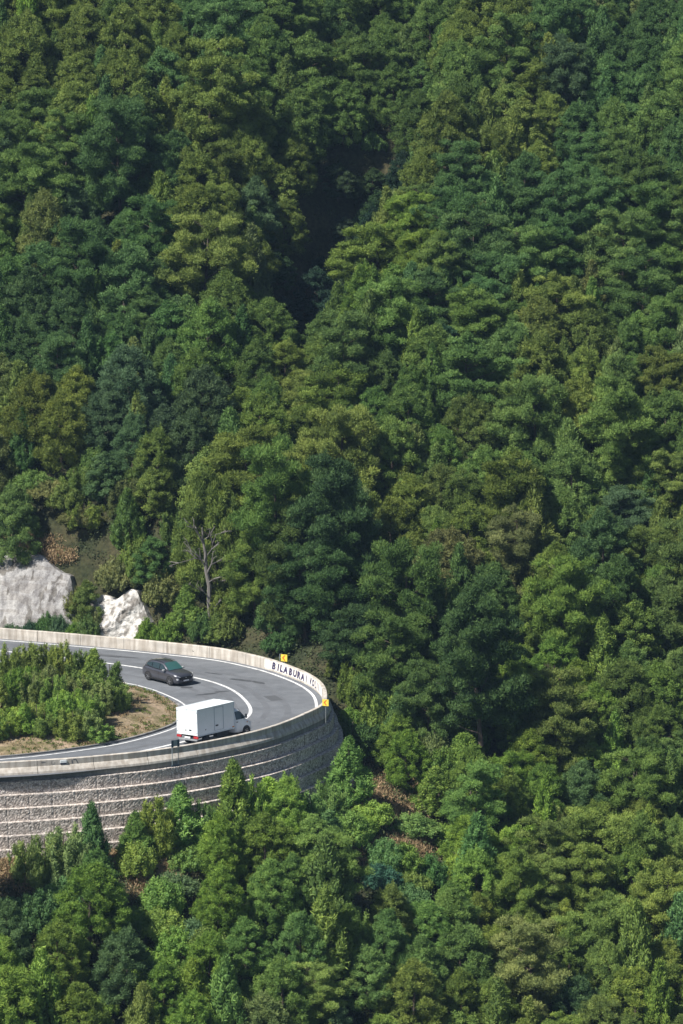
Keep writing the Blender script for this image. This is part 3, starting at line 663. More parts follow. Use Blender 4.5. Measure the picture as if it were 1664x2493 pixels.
def crown_mesh(name, puffs, g, per, L, Wd, mat, up=.35, jit=.35, out=.5, core=.72, low=.25, spikes=0):
    puffs = list(puffs)+[((c[0]+g.normal()*r[0]*.4, c[1]+g.normal()*r[1]*.4, c[2]+r[2]*g.uniform(.6, 1.0)), (.13, .13, g.uniform(.26, .44))) for c, r in puffs if g.random() < spikes]
    Q = []; tone = []
    for (c, r) in puffs:
        c = np.array(c); r = np.array(r); n = int(per*(r[0]*r[0]+r[0]*r[2])/.6)
        d = g.normal(size=(n, 3)); d /= np.linalg.norm(d, axis=1)[:, None]
        d[:, 2] = np.where((d[:, 2] < -.2) & (g.random(n) > low), -d[:, 2], d[:, 2])
        rad = np.where(g.random(n) < .3, g.uniform(1.0, 1.32, n), g.uniform(.76, 1.05, n))[:, None]; P = c+d*r*rad
        Nn = d/r; Nn /= np.linalg.norm(Nn, axis=1)[:, None]
        along = Nn*out+np.array([0, 0, up])
        Q.append(cards(P, Nn, along, L, Wd, jit, g)); t0 = g.random(); tone.append(np.clip(t0*.75+.25*g.random(n), 0, 1))
    V = np.concatenate(Q); tn = np.concatenate(tone)
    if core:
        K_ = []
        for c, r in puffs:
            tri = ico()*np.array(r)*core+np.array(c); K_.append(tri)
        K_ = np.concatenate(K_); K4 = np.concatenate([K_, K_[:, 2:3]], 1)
        # triangles stored as their own faces
        me = bpy.data.meshes.new(name); nf = len(V); nk = len(K_)
        co = np.concatenate([V.reshape(-1, 3), K_.reshape(-1, 3)]); me.vertices.add(len(co)); me.vertices.foreach_set('co', co.reshape(-1).astype(np.float32))
        me.loops.add(len(co)); me.loops.foreach_set('vertex_index', np.arange(len(co), dtype=np.int32))
        me.polygons.add(nf+nk); me.polygons.foreach_set('loop_start', np.concatenate([np.arange(0, nf*4, 4), nf*4+np.arange(0, nk*3, 3)]).astype(np.int32))
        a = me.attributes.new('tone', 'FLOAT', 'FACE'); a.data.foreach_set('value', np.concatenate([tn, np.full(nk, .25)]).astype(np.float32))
        me.update(calc_edges=True); me.materials.append(mat); return me
    return raw_mesh(name, V, 4, mat, tn)
def limb_mesh(name, H, base_r, branches, g, mat, bend=.25):
    mb = MB(); a = g.uniform(0, 6.28); pts = []; rd = []
    for k in range(7):
        t = k/6; pts.append((bend*math.sin(t*2.2)*math.cos(a), bend*math.sin(t*2.2)*math.sin(a), -.5+(H+.5)*t)); rd.append(base_r*(1-t)**.8+.02)
    mb.tube(pts, rd, 7)
    for tip in branches:
        z0 = max(.3, tip[2]-.45*math.hypot(tip[0], tip[1])-.1); m_ = (tip[0]*.5, tip[1]*.5, (z0+tip[2])/2-.06)
        mb.tube([(0, 0, z0), m_, tip], [base_r*.3, base_r*.2, .012], 5)
    o = mb.build(name, mat, fix=False); me = o.data; bpy.data.objects.remove(o); return me
def P_shelf(seed, H=9.0, Rr=3.0):
    g = np.random.default_rng(seed); puffs = []; br = []; z = H*.10; lop = g.uniform(0, 6.28)
    while z < H*.96:
        t = (z-H*.1)/(H*.9); rr = Rr*min(1, .70+.9*t)*(1-max(0, t-.35)**1.4*1.05); n = max(2, int(1.0+rr*1.0)); a0 = g.uniform(0, 6.28)
        for k in range(n):
            a = a0+k*6.283/n+g.uniform(-.6, .6); le = rr*g.uniform(.55, 1.12)*(1+.15*math.cos(a-lop)); zz = z+g.uniform(-.45, .45); tilt = g.uniform(.0, .45)
            tip = (le*math.cos(a), le*math.sin(a), zz+tilt*le); br.append(tip)
            for f in ((1.0, .74, .48) if le > 1.3 else (.9,)):
                for _ in range(g.integers(2, 5) if f > .7 and le > 1.3 else 1):
                    s = g.uniform(.32, .62)
                    puffs.append(((tip[0]*f+g.normal()*.34, tip[1]*f+g.normal()*.34, zz+tilt*le*f+g.normal()*.2), (s*g.uniform(.8, 1.1), s, s*g.uniform(.55, 1.0))))
        z += g.uniform(.38, .62)
    for k in range(6): puffs.append(((g.normal()*.3, g.normal()*.3, H*.95+g.uniform(-.5, .4)), (.36, .36, .38)))
    return puffs, br, H
def P_round(seed, H=7.5, Rr=2.5, n=165, flat=.9):
    g = np.random.default_rng(seed); puffs = []; br = []
    tips = [(0, 0, H)]+[(Rr*.55*math.cos(a), Rr*.55*math.sin(a), H*g.uniform(.72, .92)) for a in g.uniform(0, 6.28, 4)]
    for k in range(n):
        t = ((k+.5)/n)**.85; z0 = H*(.06+.90*t); a = k*2.39996+g.uniform(-.4, .4)
        rr = Rr*min(1, .72+t*1.2)*(1-max(0, (t-.30)/.70)**1.7)**.8*g.uniform(.70, 1.06)
        if k % 5 == 0: rr *= g.uniform(.35, .75)
        c = [rr*math.cos(a), rr*math.sin(a), z0+g.uniform(-.25, .25)]
        for tx, ty, tzz in tips[1:]:
            d = math.hypot(c[0]-tx, c[1]-ty)
            if d < Rr*.5 and t > .45: c[2] += (1-d/(Rr*.5))*.5
        s = g.uniform(.30, .58)*(1.08-.3*t); puffs.append((tuple(c), (s, s, s*g.uniform(.75, 1.25))))
        if k % 5 == 1: br.append((c[0]*.85, c[1]*.85, c[2]-.2))
    for k in range(5): puffs.append(((g.normal()*.15, g.normal()*.15, H*(.9+.025*k)), (.26, .26, .32)))
    return puffs, br, H
def P_young(seed, H=4.6, Rr=1.25, n=95):
    g = np.random.default_rng(seed); puffs = []; br = []
    for k in range(n):
        t = (k+.5)/n; z = H*(.08+.88*t); rr = Rr*(1-t)**.75*min(1, .6+t*2.5)*g.uniform(.45, 1.05); a = k*2.39996+g.uniform(-.4, .4)
        s = g.uniform(.17, .30)*(1.15-.4*t); puffs.append(((rr*math.cos(a), rr*math.sin(a), z), (s, s, s*g.uniform(1.3, 2.1))))
        if k % 7 == 0: br.append((rr*math.cos(a)*.8, rr*math.sin(a)*.8, z))
    return puffs, br, H
def P_broom(seed, H=3.2, Rr=1.35, n=13):
    g = np.random.default_rng(seed); puffs = []; br = []
    for j in range(n):
        a = j*2.39996+g.uniform(-.5, .5); r_ = Rr*math.sqrt((j+.3)/n)*g.uniform(.8, 1.1); h = H*g.uniform(.62, 1.0)*(1.05-.35*(r_/Rr)**2); ln = g.uniform(.0, .35)
        bx, by = r_*.75*math.cos(a), r_*.75*math.sin(a); m = int(h*5.5)
        for k in range(m):
            t = (k+.5)/m; w_ = .30*(1-t)**.6+.07; x = bx+ln*t*math.cos(a)+g.normal()*w_*.45; y = by+ln*t*math.sin(a)+g.normal()*w_*.45
            s = g.uniform(.13, .24)*(1.2-.5*t); puffs.append(((x, y, h*t+.1), (s, s, s*g.uniform(1.5, 2.4))))
        br.append((bx+ln*.5*math.cos(a), by+ln*.5*math.sin(a), h*.6))
    return puffs, br, H
def P_bush(seed, H=1.7, Rr=1.4, n=46, tall=1.0):
    g = np.random.default_rng(seed); puffs = []; br = []
    for k in range(n):
        a = k*2.39996; r_ = Rr*math.sqrt((k+.5)/n); top = H*(1-(r_/Rr)**2*.6)*g.uniform(.7, 1.05); s = g.uniform(.20, .34)
        for f in (1, .55): puffs.append(((r_*math.cos(a)+g.normal()*.1, r_*math.sin(a)+g.normal()*.1, top*f), (s, s, s*g.uniform(.9, 1.5)*tall)))
        if k % 6 == 0: br.append((r_*math.cos(a)*.8, r_*math.sin(a)*.8, top*.8))
    return puffs, br, H
PROTO = {}
def make_proto(kind, specs, per, L, Wd, mat, br_r, **kw):
    PROTO[kind] = []
    for k, (fn, seed, args) in enumerate(specs):
        g = np.random.default_rng(seed+100); puffs, br, H = fn(seed, **args)
        cm = crown_mesh('crown', puffs, g, per, L, Wd, mat, **kw); lm = limb_mesh('trunk', H*.93, br_r, br[::2], g, M['bark'])
        PROTO[kind].append((cm, lm, H))
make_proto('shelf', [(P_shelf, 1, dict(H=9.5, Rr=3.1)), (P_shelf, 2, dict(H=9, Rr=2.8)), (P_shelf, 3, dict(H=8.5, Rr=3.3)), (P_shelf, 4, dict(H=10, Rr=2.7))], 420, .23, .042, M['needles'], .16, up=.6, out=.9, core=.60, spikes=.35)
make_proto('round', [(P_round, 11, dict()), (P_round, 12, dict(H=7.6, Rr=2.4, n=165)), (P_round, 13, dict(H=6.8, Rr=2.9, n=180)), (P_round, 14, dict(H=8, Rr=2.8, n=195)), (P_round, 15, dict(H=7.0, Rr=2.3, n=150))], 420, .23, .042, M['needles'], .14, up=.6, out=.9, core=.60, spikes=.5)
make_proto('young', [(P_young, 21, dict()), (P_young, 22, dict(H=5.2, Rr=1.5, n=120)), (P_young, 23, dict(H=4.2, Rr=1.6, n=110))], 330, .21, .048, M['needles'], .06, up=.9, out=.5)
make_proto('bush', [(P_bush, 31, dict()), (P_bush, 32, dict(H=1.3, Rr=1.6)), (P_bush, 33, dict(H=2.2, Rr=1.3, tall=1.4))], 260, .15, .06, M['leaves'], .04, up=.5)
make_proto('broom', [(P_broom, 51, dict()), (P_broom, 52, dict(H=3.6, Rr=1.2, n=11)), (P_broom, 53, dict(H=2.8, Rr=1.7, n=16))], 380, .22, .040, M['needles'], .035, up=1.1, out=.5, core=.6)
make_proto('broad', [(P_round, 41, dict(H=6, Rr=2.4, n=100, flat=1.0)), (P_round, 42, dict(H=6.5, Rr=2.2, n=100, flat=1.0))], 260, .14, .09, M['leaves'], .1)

# foliage tints (leaf colours of the different stands; lum paints the hollow's shade into its plants)
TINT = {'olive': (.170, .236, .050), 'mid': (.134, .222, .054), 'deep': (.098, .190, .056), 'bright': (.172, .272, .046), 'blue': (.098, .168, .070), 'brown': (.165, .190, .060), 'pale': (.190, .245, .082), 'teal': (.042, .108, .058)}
WORD = {'olive': 'olive green', 'mid': 'mid green', 'deep': 'deep green', 'bright': 'bright green', 'blue': 'bluish green', 'brown': 'dull olive', 'pale': 'pale green', 'teal': 'dark teal'}
KW = {'broom': ('tall_bush', 'bush', 'feathery upright bush'), 'shelf': ('pine_tree', 'pine tree', 'layered pine'), 'round': ('pine_tree', 'pine tree', 'tufted pine'), 'young': ('young_pine', 'young pine', 'slim young pine'), 'bush': ('bush', 'bush', 'leafy bush'), 'broad': ('broadleaf_tree', 'broadleaf tree', 'broadleaf tree')}
ONES = 'zero one two three four five six seven eight nine ten eleven twelve thirteen fourteen fifteen sixteen seventeen eighteen nineteen'.split(); TENS = '- - twenty thirty forty fifty sixty seventy eighty ninety'.split()
def say(x):
    x = int(round(x)); 
    if x < 0: return 'barely-minus-'+say(-x) if False else 'under-zero-'+say(-x)
    if x < 20: return ONES[x]
    if x >= 100: return 'a-hundred'+('' if x == 100 else '-'+say(x-100))
    return TENS[x//10]+('' if x % 10 == 0 else '-'+ONES[x % 10])
DRY = [(20, 2085, 60, 45), (50, 2130, 60, 40), (290, 2085, 40, 26), (350, 2075, 60, 30), (370, 2125, 60, 40), (140, 2110, 50, 26), (890, 1920, 70, 40), (960, 1975, 75, 45), (1050, 1925, 50, 35), (1000, 2070, 60, 35), (930, 2085, 60, 35), (790, 1010, 30, 30), (400, 2165, 60, 35), (60, 1330, 70, 14), (130, 1365, 50, 14)]
def open_patch(u, v): return v > 1800 and any(((u-a)/c)**2+((v-b)/d)**2 < 1.1 for a, b, c, d in DRY)
COUNT = {}; PLACED = []; USED = set()
def plant(kind, x, y, z, sc, tint, rz=None, vs=1.0, where=None, group=None, gr=random, lum=1.0):
    nm, cat, desc = KW[kind]; cm, lm, H = PROTO[kind][gr.randrange(len(PROTO[kind]))]
    e = empty(nm, (x, y, z), gr.uniform(0, 6.28) if rz is None else rz); e.scale = (sc*gr.uniform(.9, 1.12), sc*gr.uniform(.9, 1.12), sc*vs)
    if kind in ('shelf', 'round'): e.rotation_euler.x = gr.uniform(-.07, .07); e.rotation_euler.y = gr.uniform(-.07, .07)
    c = bpy.data.objects.new('crown' if kind != 'bush' else 'foliage', cm); link(c, e)
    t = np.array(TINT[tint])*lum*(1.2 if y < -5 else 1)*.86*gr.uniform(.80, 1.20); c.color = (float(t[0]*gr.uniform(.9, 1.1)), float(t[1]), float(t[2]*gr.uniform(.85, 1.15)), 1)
    link(bpy.data.objects.new('trunk' if kind != 'bush' else 'stem', lm), e)
    u, v = proj((x, y, z+H*sc*vs)); a, b = u/16.64, v/24.93; lab = None
    for k_ in range(40):
        bb = b+(k_//2+1)//2*(1 if k_ % 2 else -1) if k_ else b; lab = '%s %s, tip %s percent across and %s down' % (WORD[tint], desc, say(a), say(bb))
        if lab not in USED: break
    USED.add(lab)
    tag(e, where or lab, cat, group or {'pine tree': 'pines of the forest on the slope', 'young pine': 'young pines on the slope', 'bush': 'bushes on the slope', 'broadleaf tree': 'broadleaf trees among the pines'}[cat])
    PLACED.append((x, y, {'shelf': 2.6, 'round': 2.4, 'young': 1.1, 'bush': 1.0, 'broad': 2.0, 'broom': 1.2}[kind]*sc)); COUNT[kind] = COUNT.get(kind, 0)+1
    return e
# ---- key trees, by plan: (u, v of foot, kind, height m, tint, width scale)
def key(u, v, kind, Hm, tint, wsc=1.0, zfix=None, **kw):
    p = hit(u, v) if zfix is None else at(u, v, zfix); z = tz(p.x, p.y) if zfix is None else zfix
    k = random.randrange(len(PROTO[kind])); H = PROTO[kind][k][2]; sc = wsc*Hm/H if kind in ('bush',) else wsc
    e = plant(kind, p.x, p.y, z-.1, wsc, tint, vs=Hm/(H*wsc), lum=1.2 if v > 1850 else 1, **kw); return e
def key_s(u, off, kind, Hm, tint, wsc=1.0, far=True, **kw):
    """foot measured as a distance outside the parapet"""
    s = sfar(u)
    p, nn = at_s(s); q = p+nn*off; k = PROTO[kind][0][2]
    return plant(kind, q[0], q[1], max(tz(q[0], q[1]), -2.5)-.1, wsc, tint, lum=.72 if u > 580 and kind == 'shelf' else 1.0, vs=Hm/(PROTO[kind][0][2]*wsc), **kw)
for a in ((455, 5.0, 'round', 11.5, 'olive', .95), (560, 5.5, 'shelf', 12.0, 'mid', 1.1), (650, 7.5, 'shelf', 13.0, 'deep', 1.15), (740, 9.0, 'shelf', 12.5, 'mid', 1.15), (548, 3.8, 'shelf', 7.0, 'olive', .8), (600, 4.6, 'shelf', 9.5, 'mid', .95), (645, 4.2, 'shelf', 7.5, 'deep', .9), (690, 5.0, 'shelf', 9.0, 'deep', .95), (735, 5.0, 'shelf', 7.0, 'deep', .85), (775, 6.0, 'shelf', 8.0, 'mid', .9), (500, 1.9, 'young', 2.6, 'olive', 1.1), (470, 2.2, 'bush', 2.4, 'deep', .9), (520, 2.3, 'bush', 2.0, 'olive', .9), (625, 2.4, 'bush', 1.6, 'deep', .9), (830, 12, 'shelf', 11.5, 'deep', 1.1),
          (418, 2.6, 'young', 3.8, 'bright', 1.2), (385, 2.2, 'bush', 2.6, 'bright', 1.0), (335, 1.9, 'bush', 1.9, 'bright', .8), (590, 3.2, 'young', 4.0, 'deep', 1.1),
          (60, 1.55, 'bush', 1.9, 'teal', .75), (95, 1.5, 'bush', 2.2, 'deep', .7), (125, 1.45, 'bush', 1.7, 'blue', .65), (188, 1.7, 'bush', 2.3, 'mid', .85), (172, 3.0, 'broad', 4.4, 'olive', .62), (196, 2.6, 'bush', 2.6, 'brown', .9), (150, 4.0, 'bush', 2.6, 'brown', 1.0), (222, 5.2, 'bush', 2.8, 'brown', 1.1), (110, 7.6, 'bush', 1.6, 'brown', 1.1), (60, 8.2, 'bush', 1.5, 'olive', 1.2), (10, 8.6, 'bush', 1.6, 'brown', 1.2), (-30, 8.8, 'bush', 1.5, 'mid', 1.1), (265, 5.6, 'bush', 2.4, 'olive', 1.1), (300, 5.4, 'broad', 4.0, 'deep', .7), (260, 8.5, 'broad', 4.2, 'olive', .8), (200, 8.5, 'broom', 3.2, 'brown', 1.2), (330, 8, 'broom', 3.4, 'mid', 1.2), (140, 9.5, 'broad', 4.0, 'blue', .8), (380, 7, 'broad', 4.6, 'mid', .8), (120, 7.5, 'broom', 2.4, 'olive', 1.2), (70, 9.5, 'broom', 2.4, 'mid', 1.2), (235, 11, 'round', 6.0, 'olive', .8), (180, 12, 'round', 6.0, 'blue', .8), (335, 4.6, 'bush', 2.6, 'brown', 1.1),
          (10, 1.45, 'bush', 1.5, 'blue', .7), (165, 1.3, 'bush', 1.4, 'bright', .55)):
    key_s(*a)
for a in ((880, 1625, 'young', 4.6, 'olive', 1.0), (955, 1600, 'young', 4.4, 'olive', 1.1), (1015, 1540, 'young', 6.2, 'pale', 1.25), (820, 1650, 'young', 2.6, 'olive', .8), (1190, 1580, 'round', 6.0, 'mid', .95), (930, 1680, 'broom', 3.6, 'bright', 1.2), (860, 1720, 'broom', 3.0, 'bright', 1.1),
          (1250, 1480, 'shelf', 8.5, 'brown', .95), (1245, 720, 'young', 6.0, 'mid', 1.0), (1430, 985, 'young', 6.5, 'olive', 1.2), (1085, 925, 'broad', 5.0, 'teal', .95), (1440, 800, 'young', 5.5, 'brown', 1.4)):
    key(*a)
# foot of the gabion wall and the slope under it
for a in ((100, 2160, 'broom', 4.8, 'pale', 1.25), (165, 2160, 'broom', 4.5, 'pale', 1.3), (225, 2130, 'young', 4.6, 'deep', 1.25), (330, 2105, 'young', 3.3, 'mid', 1.1), (440, 2070, 'young', 4.6, 'mid', 1.5), (385, 2090, 'broom', 3.6, 'olive', 1.3), (505, 2075, 'broom', 3.8, 'mid', 1.1),
          (570, 2060, 'young', 5.6, 'olive', 1.5), (540, 2150, 'round', 4.6, 'bright', .7), (655, 2040, 'young', 5.4, 'bright', 1.5), (620, 2060, 'broom', 4.2, 'bright', 1.2), (700, 2080, 'round', 5.5, 'bright', .75), (740, 2060, 'broom', 3.6, 'mid', 1.1), (800, 1990, 'broom', 3.0, 'mid', 1.1), (850, 1960, 'young', 5.0, 'mid', 1.5), (870, 1840, 'broom', 3.8, 'deep', 1.5), (930, 1800, 'broom', 3.8, 'bright', 1.5), (1010, 1780, 'broom', 4.0, 'mid', 1.4), (240, 2230, 'round', 4.2, 'deep', .65), (395, 2230, 'bush', 2.4, 'mid', 1.1)):
    key(*a)
# island bushes: feathery young pines and broom, tall behind, lower in front
gi = random.Random(5)
isl_spots = [(120, 1715, 3.0), (165, 1735, 2.8), (205, 1730, 2.9), (60, 1715, 3.0), (225, 1765, 2.4), (175, 1760, 2.6), (85, 1780, 2.3), (5, 1760, 2.8), (255, 1735, 2.6), (15, 1700, 3.4), (60, 1690, 3.6), (105, 1680, 3.4), (150, 1690, 3.5), (190, 1690, 3.2), (230, 1700, 3.3), (262, 1715, 3.0), (285, 1735, 2.0), (35, 1740, 3.0), (90, 1740, 2.9), (130, 1745, 2.7), (-30, 1700, 3.5), (-40, 1760, 3.0), (245, 1745, 2.4),
             (150, 1782, 2.7), (190, 1778, 2.9), (215, 1788, 2.3), (170, 1792, 2.0), (110, 1788, 1.9), (60, 1790, 2.2), (15, 1792, 2.1), (-25, 1800, 2.0), (75, 1770, 1.6), (240, 1790, 1.2)]
for i, (u, v, h) in enumerate(isl_spots):
    p = at(u, v, .5); kind = 'broom' if i % 7 else 'young'; z = island_z(p.x, p.y)
    H0 = 4.6 if kind == 'young' else 3.2
    wsc = gi.uniform(.85, 1.1)*(.9 if kind == 'young' else 1.1)
    plant(kind, p.x, p.y, z-.05, wsc, gi.choice(['bright', 'olive', 'mid', 'olive', 'bright', 'pale']), vs=h/(H0*wsc)*.98, group='bushes on the island inside the bend', lum=gi.uniform(1.05, 1.4))

# ---- the bare dead pine behind the far parapet
def dead_pine():
    p, nn = at_s(sfar(478)); q = p+nn*2.4; b = Vector((q[0], q[1], tz(q[0], q[1])-.2)); e = empty('dead_tree', b)
    H = 9.2; mb = MB(); tr = [(0.1, 0, 0), (.0, 0, 1.5), (-.12, 0, 3), (-.1, .05, 4.3), (-.35, .05, 5.6), (-.4, 0, 7), (-.6, 0, 8.2), (-.65, 0, 9.2)]
    mb.tube(tr, [.26, .22, .2, .19, .17, .13, .09, .05], 9); mb.build('trunk', M['dead_wood'], e)
    B = [[(-.4, 0, 5.9), (-.8, -.3, 6.7), (-1.5, -.5, 7.3), (-2.3, -.6, 7.35)], [(-.33, 0, 5.3), (.1, -.3, 6.2), (.7, -.5, 6.5), (1.9, -.7, 6.45)], [(-.55, 0, 7.8), (-.9, -.3, 8.6), (-1.3, -.5, 9.2), (-1.9, -.5, 9.4)],
         [(-.6, 0, 8.1), (-.1, -.3, 8.5), (.9, -.5, 8.8)], [(-.1, 0, 3.3), (-.5, -.4, 3.9), (-1.2, -.7, 4.3)], [(-.05, 0, 2.2), (.3, -.4, 2.6), (.5, -.5, 2.0)], [(-.2, 0, 4.6), (.3, -.4, 5.0), (.9, -.5, 4.8)], [(-.38, 0, 6.4), (-1.2, .2, 6.6), (-2.6, .2, 6.2)], [(-.3, 0, 6.8), (.1, -.2, 7.4), (.2, -.3, 7.9)]]
    gd = random.Random(4)
    for k in list(B):
        for t in (1, 2):
            if t >= len(k): continue
            a = Vector(k[t]); d = (Vector(k[t])-Vector(k[t-1])).normalized()
            for q in range(2):
                e1 = a+(d+Vector((gd.uniform(-.6, .6), gd.uniform(-.5, .3), gd.uniform(-.1, .8)))).normalized()*gd.uniform(.6, 1.1); e2 = e1+Vector((gd.uniform(-.3, .3), gd.uniform(-.2, .2), gd.uniform(-.1, .4)))
                B.append([tuple(a), tuple(e1), tuple(e2)])
    for k in B: mb = MB(); mb.tube(k, list(np.linspace(.085 if len(k) > 3 else .045, .018, len(k))), 6); mb.build('branch', M['dead_wood'], e)
    tag(e, 'bare grey dead pine standing just behind the far parapet', 'dead tree')
dead_pine()

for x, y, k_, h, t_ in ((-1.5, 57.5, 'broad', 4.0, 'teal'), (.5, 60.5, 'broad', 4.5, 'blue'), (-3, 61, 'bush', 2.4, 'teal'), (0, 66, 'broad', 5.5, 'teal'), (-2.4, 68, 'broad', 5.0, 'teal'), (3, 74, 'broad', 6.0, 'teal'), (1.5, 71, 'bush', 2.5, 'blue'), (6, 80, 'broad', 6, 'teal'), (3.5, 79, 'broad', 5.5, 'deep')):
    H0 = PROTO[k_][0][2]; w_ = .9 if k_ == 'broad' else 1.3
    plant(k_, x, y, tz(x, y)-.1, w_, t_, vs=h/(H0*w_), lum=.55)  # hollow's shade painted in: leaf colour darkened by lum
gq = random.Random(9)
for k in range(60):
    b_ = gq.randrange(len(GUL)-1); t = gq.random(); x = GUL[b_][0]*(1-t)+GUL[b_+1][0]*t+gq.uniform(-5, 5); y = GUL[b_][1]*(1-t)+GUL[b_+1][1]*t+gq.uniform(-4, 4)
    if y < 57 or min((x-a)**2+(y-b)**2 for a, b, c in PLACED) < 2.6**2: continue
    plant('broad', x, y, tz(x, y)-.1, gq.uniform(.6, .85), gq.choice(['teal', 'blue', 'deep']), vs=gq.uniform(.6, .8), lum=.6)  # more hollow trees, their leaves darkened to paint in its shade
for u, v, k_, h, t_, w_ in ((40, 2095, 'bush', 1.5, 'mid', 1.0), (200, 2110, 'bush', 1.6, 'bright', 1.1), (270, 2085, 'bush', 1.3, 'mid', .9), (330, 2130, 'bush', 1.6, 'olive', 1.1), (470, 2120, 'bush', 1.8, 'mid', 1.2), (150, 2210, 'bush', 1.8, 'deep', 1.2), (420, 2180, 'bush', 1.6, 'blue', 1.1),
                         (700, 2120, 'round', 3.6, 'bright', .6), (760, 2120, 'round', 3.8, 'mid', .65), (850, 2060, 'bush', 1.7, 'mid', 1.2), (900, 2010, 'bush', 1.5, 'bright', 1.1), (1000, 2030, 'bush', 1.6, 'mid', 1.2), (1060, 1990, 'young', 3.4, 'bright', 1.5), (1090, 2060, 'bush', 1.7, 'bright', 1.2), (940, 2120, 'bush', 1.6, 'deep', 1.1), (1130, 1900, 'young', 4.0, 'bright', 1.6), (800, 2100, 'young', 3.4, 'deep', 1.4)):
    p = hit(u, v); H0 = PROTO[k_][0][2]
    if float(np.min(np.hypot(OUT[:, 0]-p.x, OUT[:, 1]-p.y))) > 3.9: plant(k_, p.x, p.y, tz(p.x, p.y)-.1, w_, t_, vs=h/(H0*w_), lum=1.15)
# ---- the forest: random stand over the slopes
TREG = [  # (u, v, radius px, tint) where the photo's forest changes colour
    (150, 120, 260, 'olive'), (350, 180, 220, 'olive'), (480, 90, 150, 'deep'), (60, 400, 220, 'mid'), (300, 380, 220, 'deep'), (520, 480, 200, 'olive'), (650, 330, 180, 'olive'), (780, 200, 250, 'mid'), (1000, 150, 260, 'mid'), (1250, 250, 250, 'olive'), (1550, 150, 200, 'deep'), (1600, 300, 250, 'mid'),
    (1450, 420, 220, 'deep'), (1250, 520, 200, 'deep'), (1550, 600, 220, 'mid'), (960, 640, 150, 'bright'), (1050, 750, 200, 'mid'), (250, 620, 200, 'deep'), (650, 700, 160, 'mid'), (150, 850, 220, 'deep'), (150, 980, 150, 'olive'), (330, 1050, 220, 'blue'), (560, 850, 160, 'mid'), (720, 980, 200, 'olive'), (900, 950, 200, 'mid'), (1100, 950, 200, 'mid'),
    (600, 1150, 220, 'olive'), (900, 1150, 200, 'olive'), (1150, 1150, 200, 'olive'), (1400, 900, 200, 'olive'), (1450, 1150, 220, 'mid'), (1200, 1400, 150, 'brown'), (1450, 1350, 220, 'olive'), (1150, 1550, 160, 'mid'), (1350, 1650, 220, 'bright'), (1550, 1500, 160, 'mid'), (1600, 1800, 200, 'mid'), (1300, 1850, 200, 'bright'), (1100, 1950, 220, 'bright'), (1500, 2050, 200, 'olive'),
    (1000, 2200, 200, 'mid'), (1350, 2300, 220, 'olive'), (1600, 2350, 200, 'olive'), (700, 2300, 200, 'mid'), (400, 2250, 250, 'bright'), (200, 2400, 250, 'bright'), (50, 2150, 150, 'deep'), (500, 2450, 200, 'bright'), (850, 2450, 200, 'olive'), (120, 1150, 200, 'mid')]
gf = random.Random(21)
def tint_at(u, v):
    best = []
    for a, b, r_, t in TREG: best.append((math.exp(-((u-a)**2+(v-b)**2)/(2*(r_*.75)**2))*gf.uniform(.5, 1.5), t))
    best.sort(reverse=True); t = best[0][1]
    if gf.random() < .10: t = gf.choice(['mid', 'olive', 'deep', 'pale', 'blue'])
    return t
def top_limit(u):       # highest line a tree in front of the road may reach without hiding it
    return float(np.interp(u, [-100, 0, 100, 330, 480, 560, 700, 760, 840, 900, 1000, 1100], [2010, 2030, 2060, 2010, 1980, 1940, 1920, 1900, 1860, 1740, 1640, 1570]))
def shelfiness(u, v):
    return .75 if (v > 1150 and v < 1500 and u < 950) or (u > 1000 and 350 < v < 750) or (u < 600 and 250 < v < 450) else .25
tries = 0; NT = 0; OUTS = []
cand = []
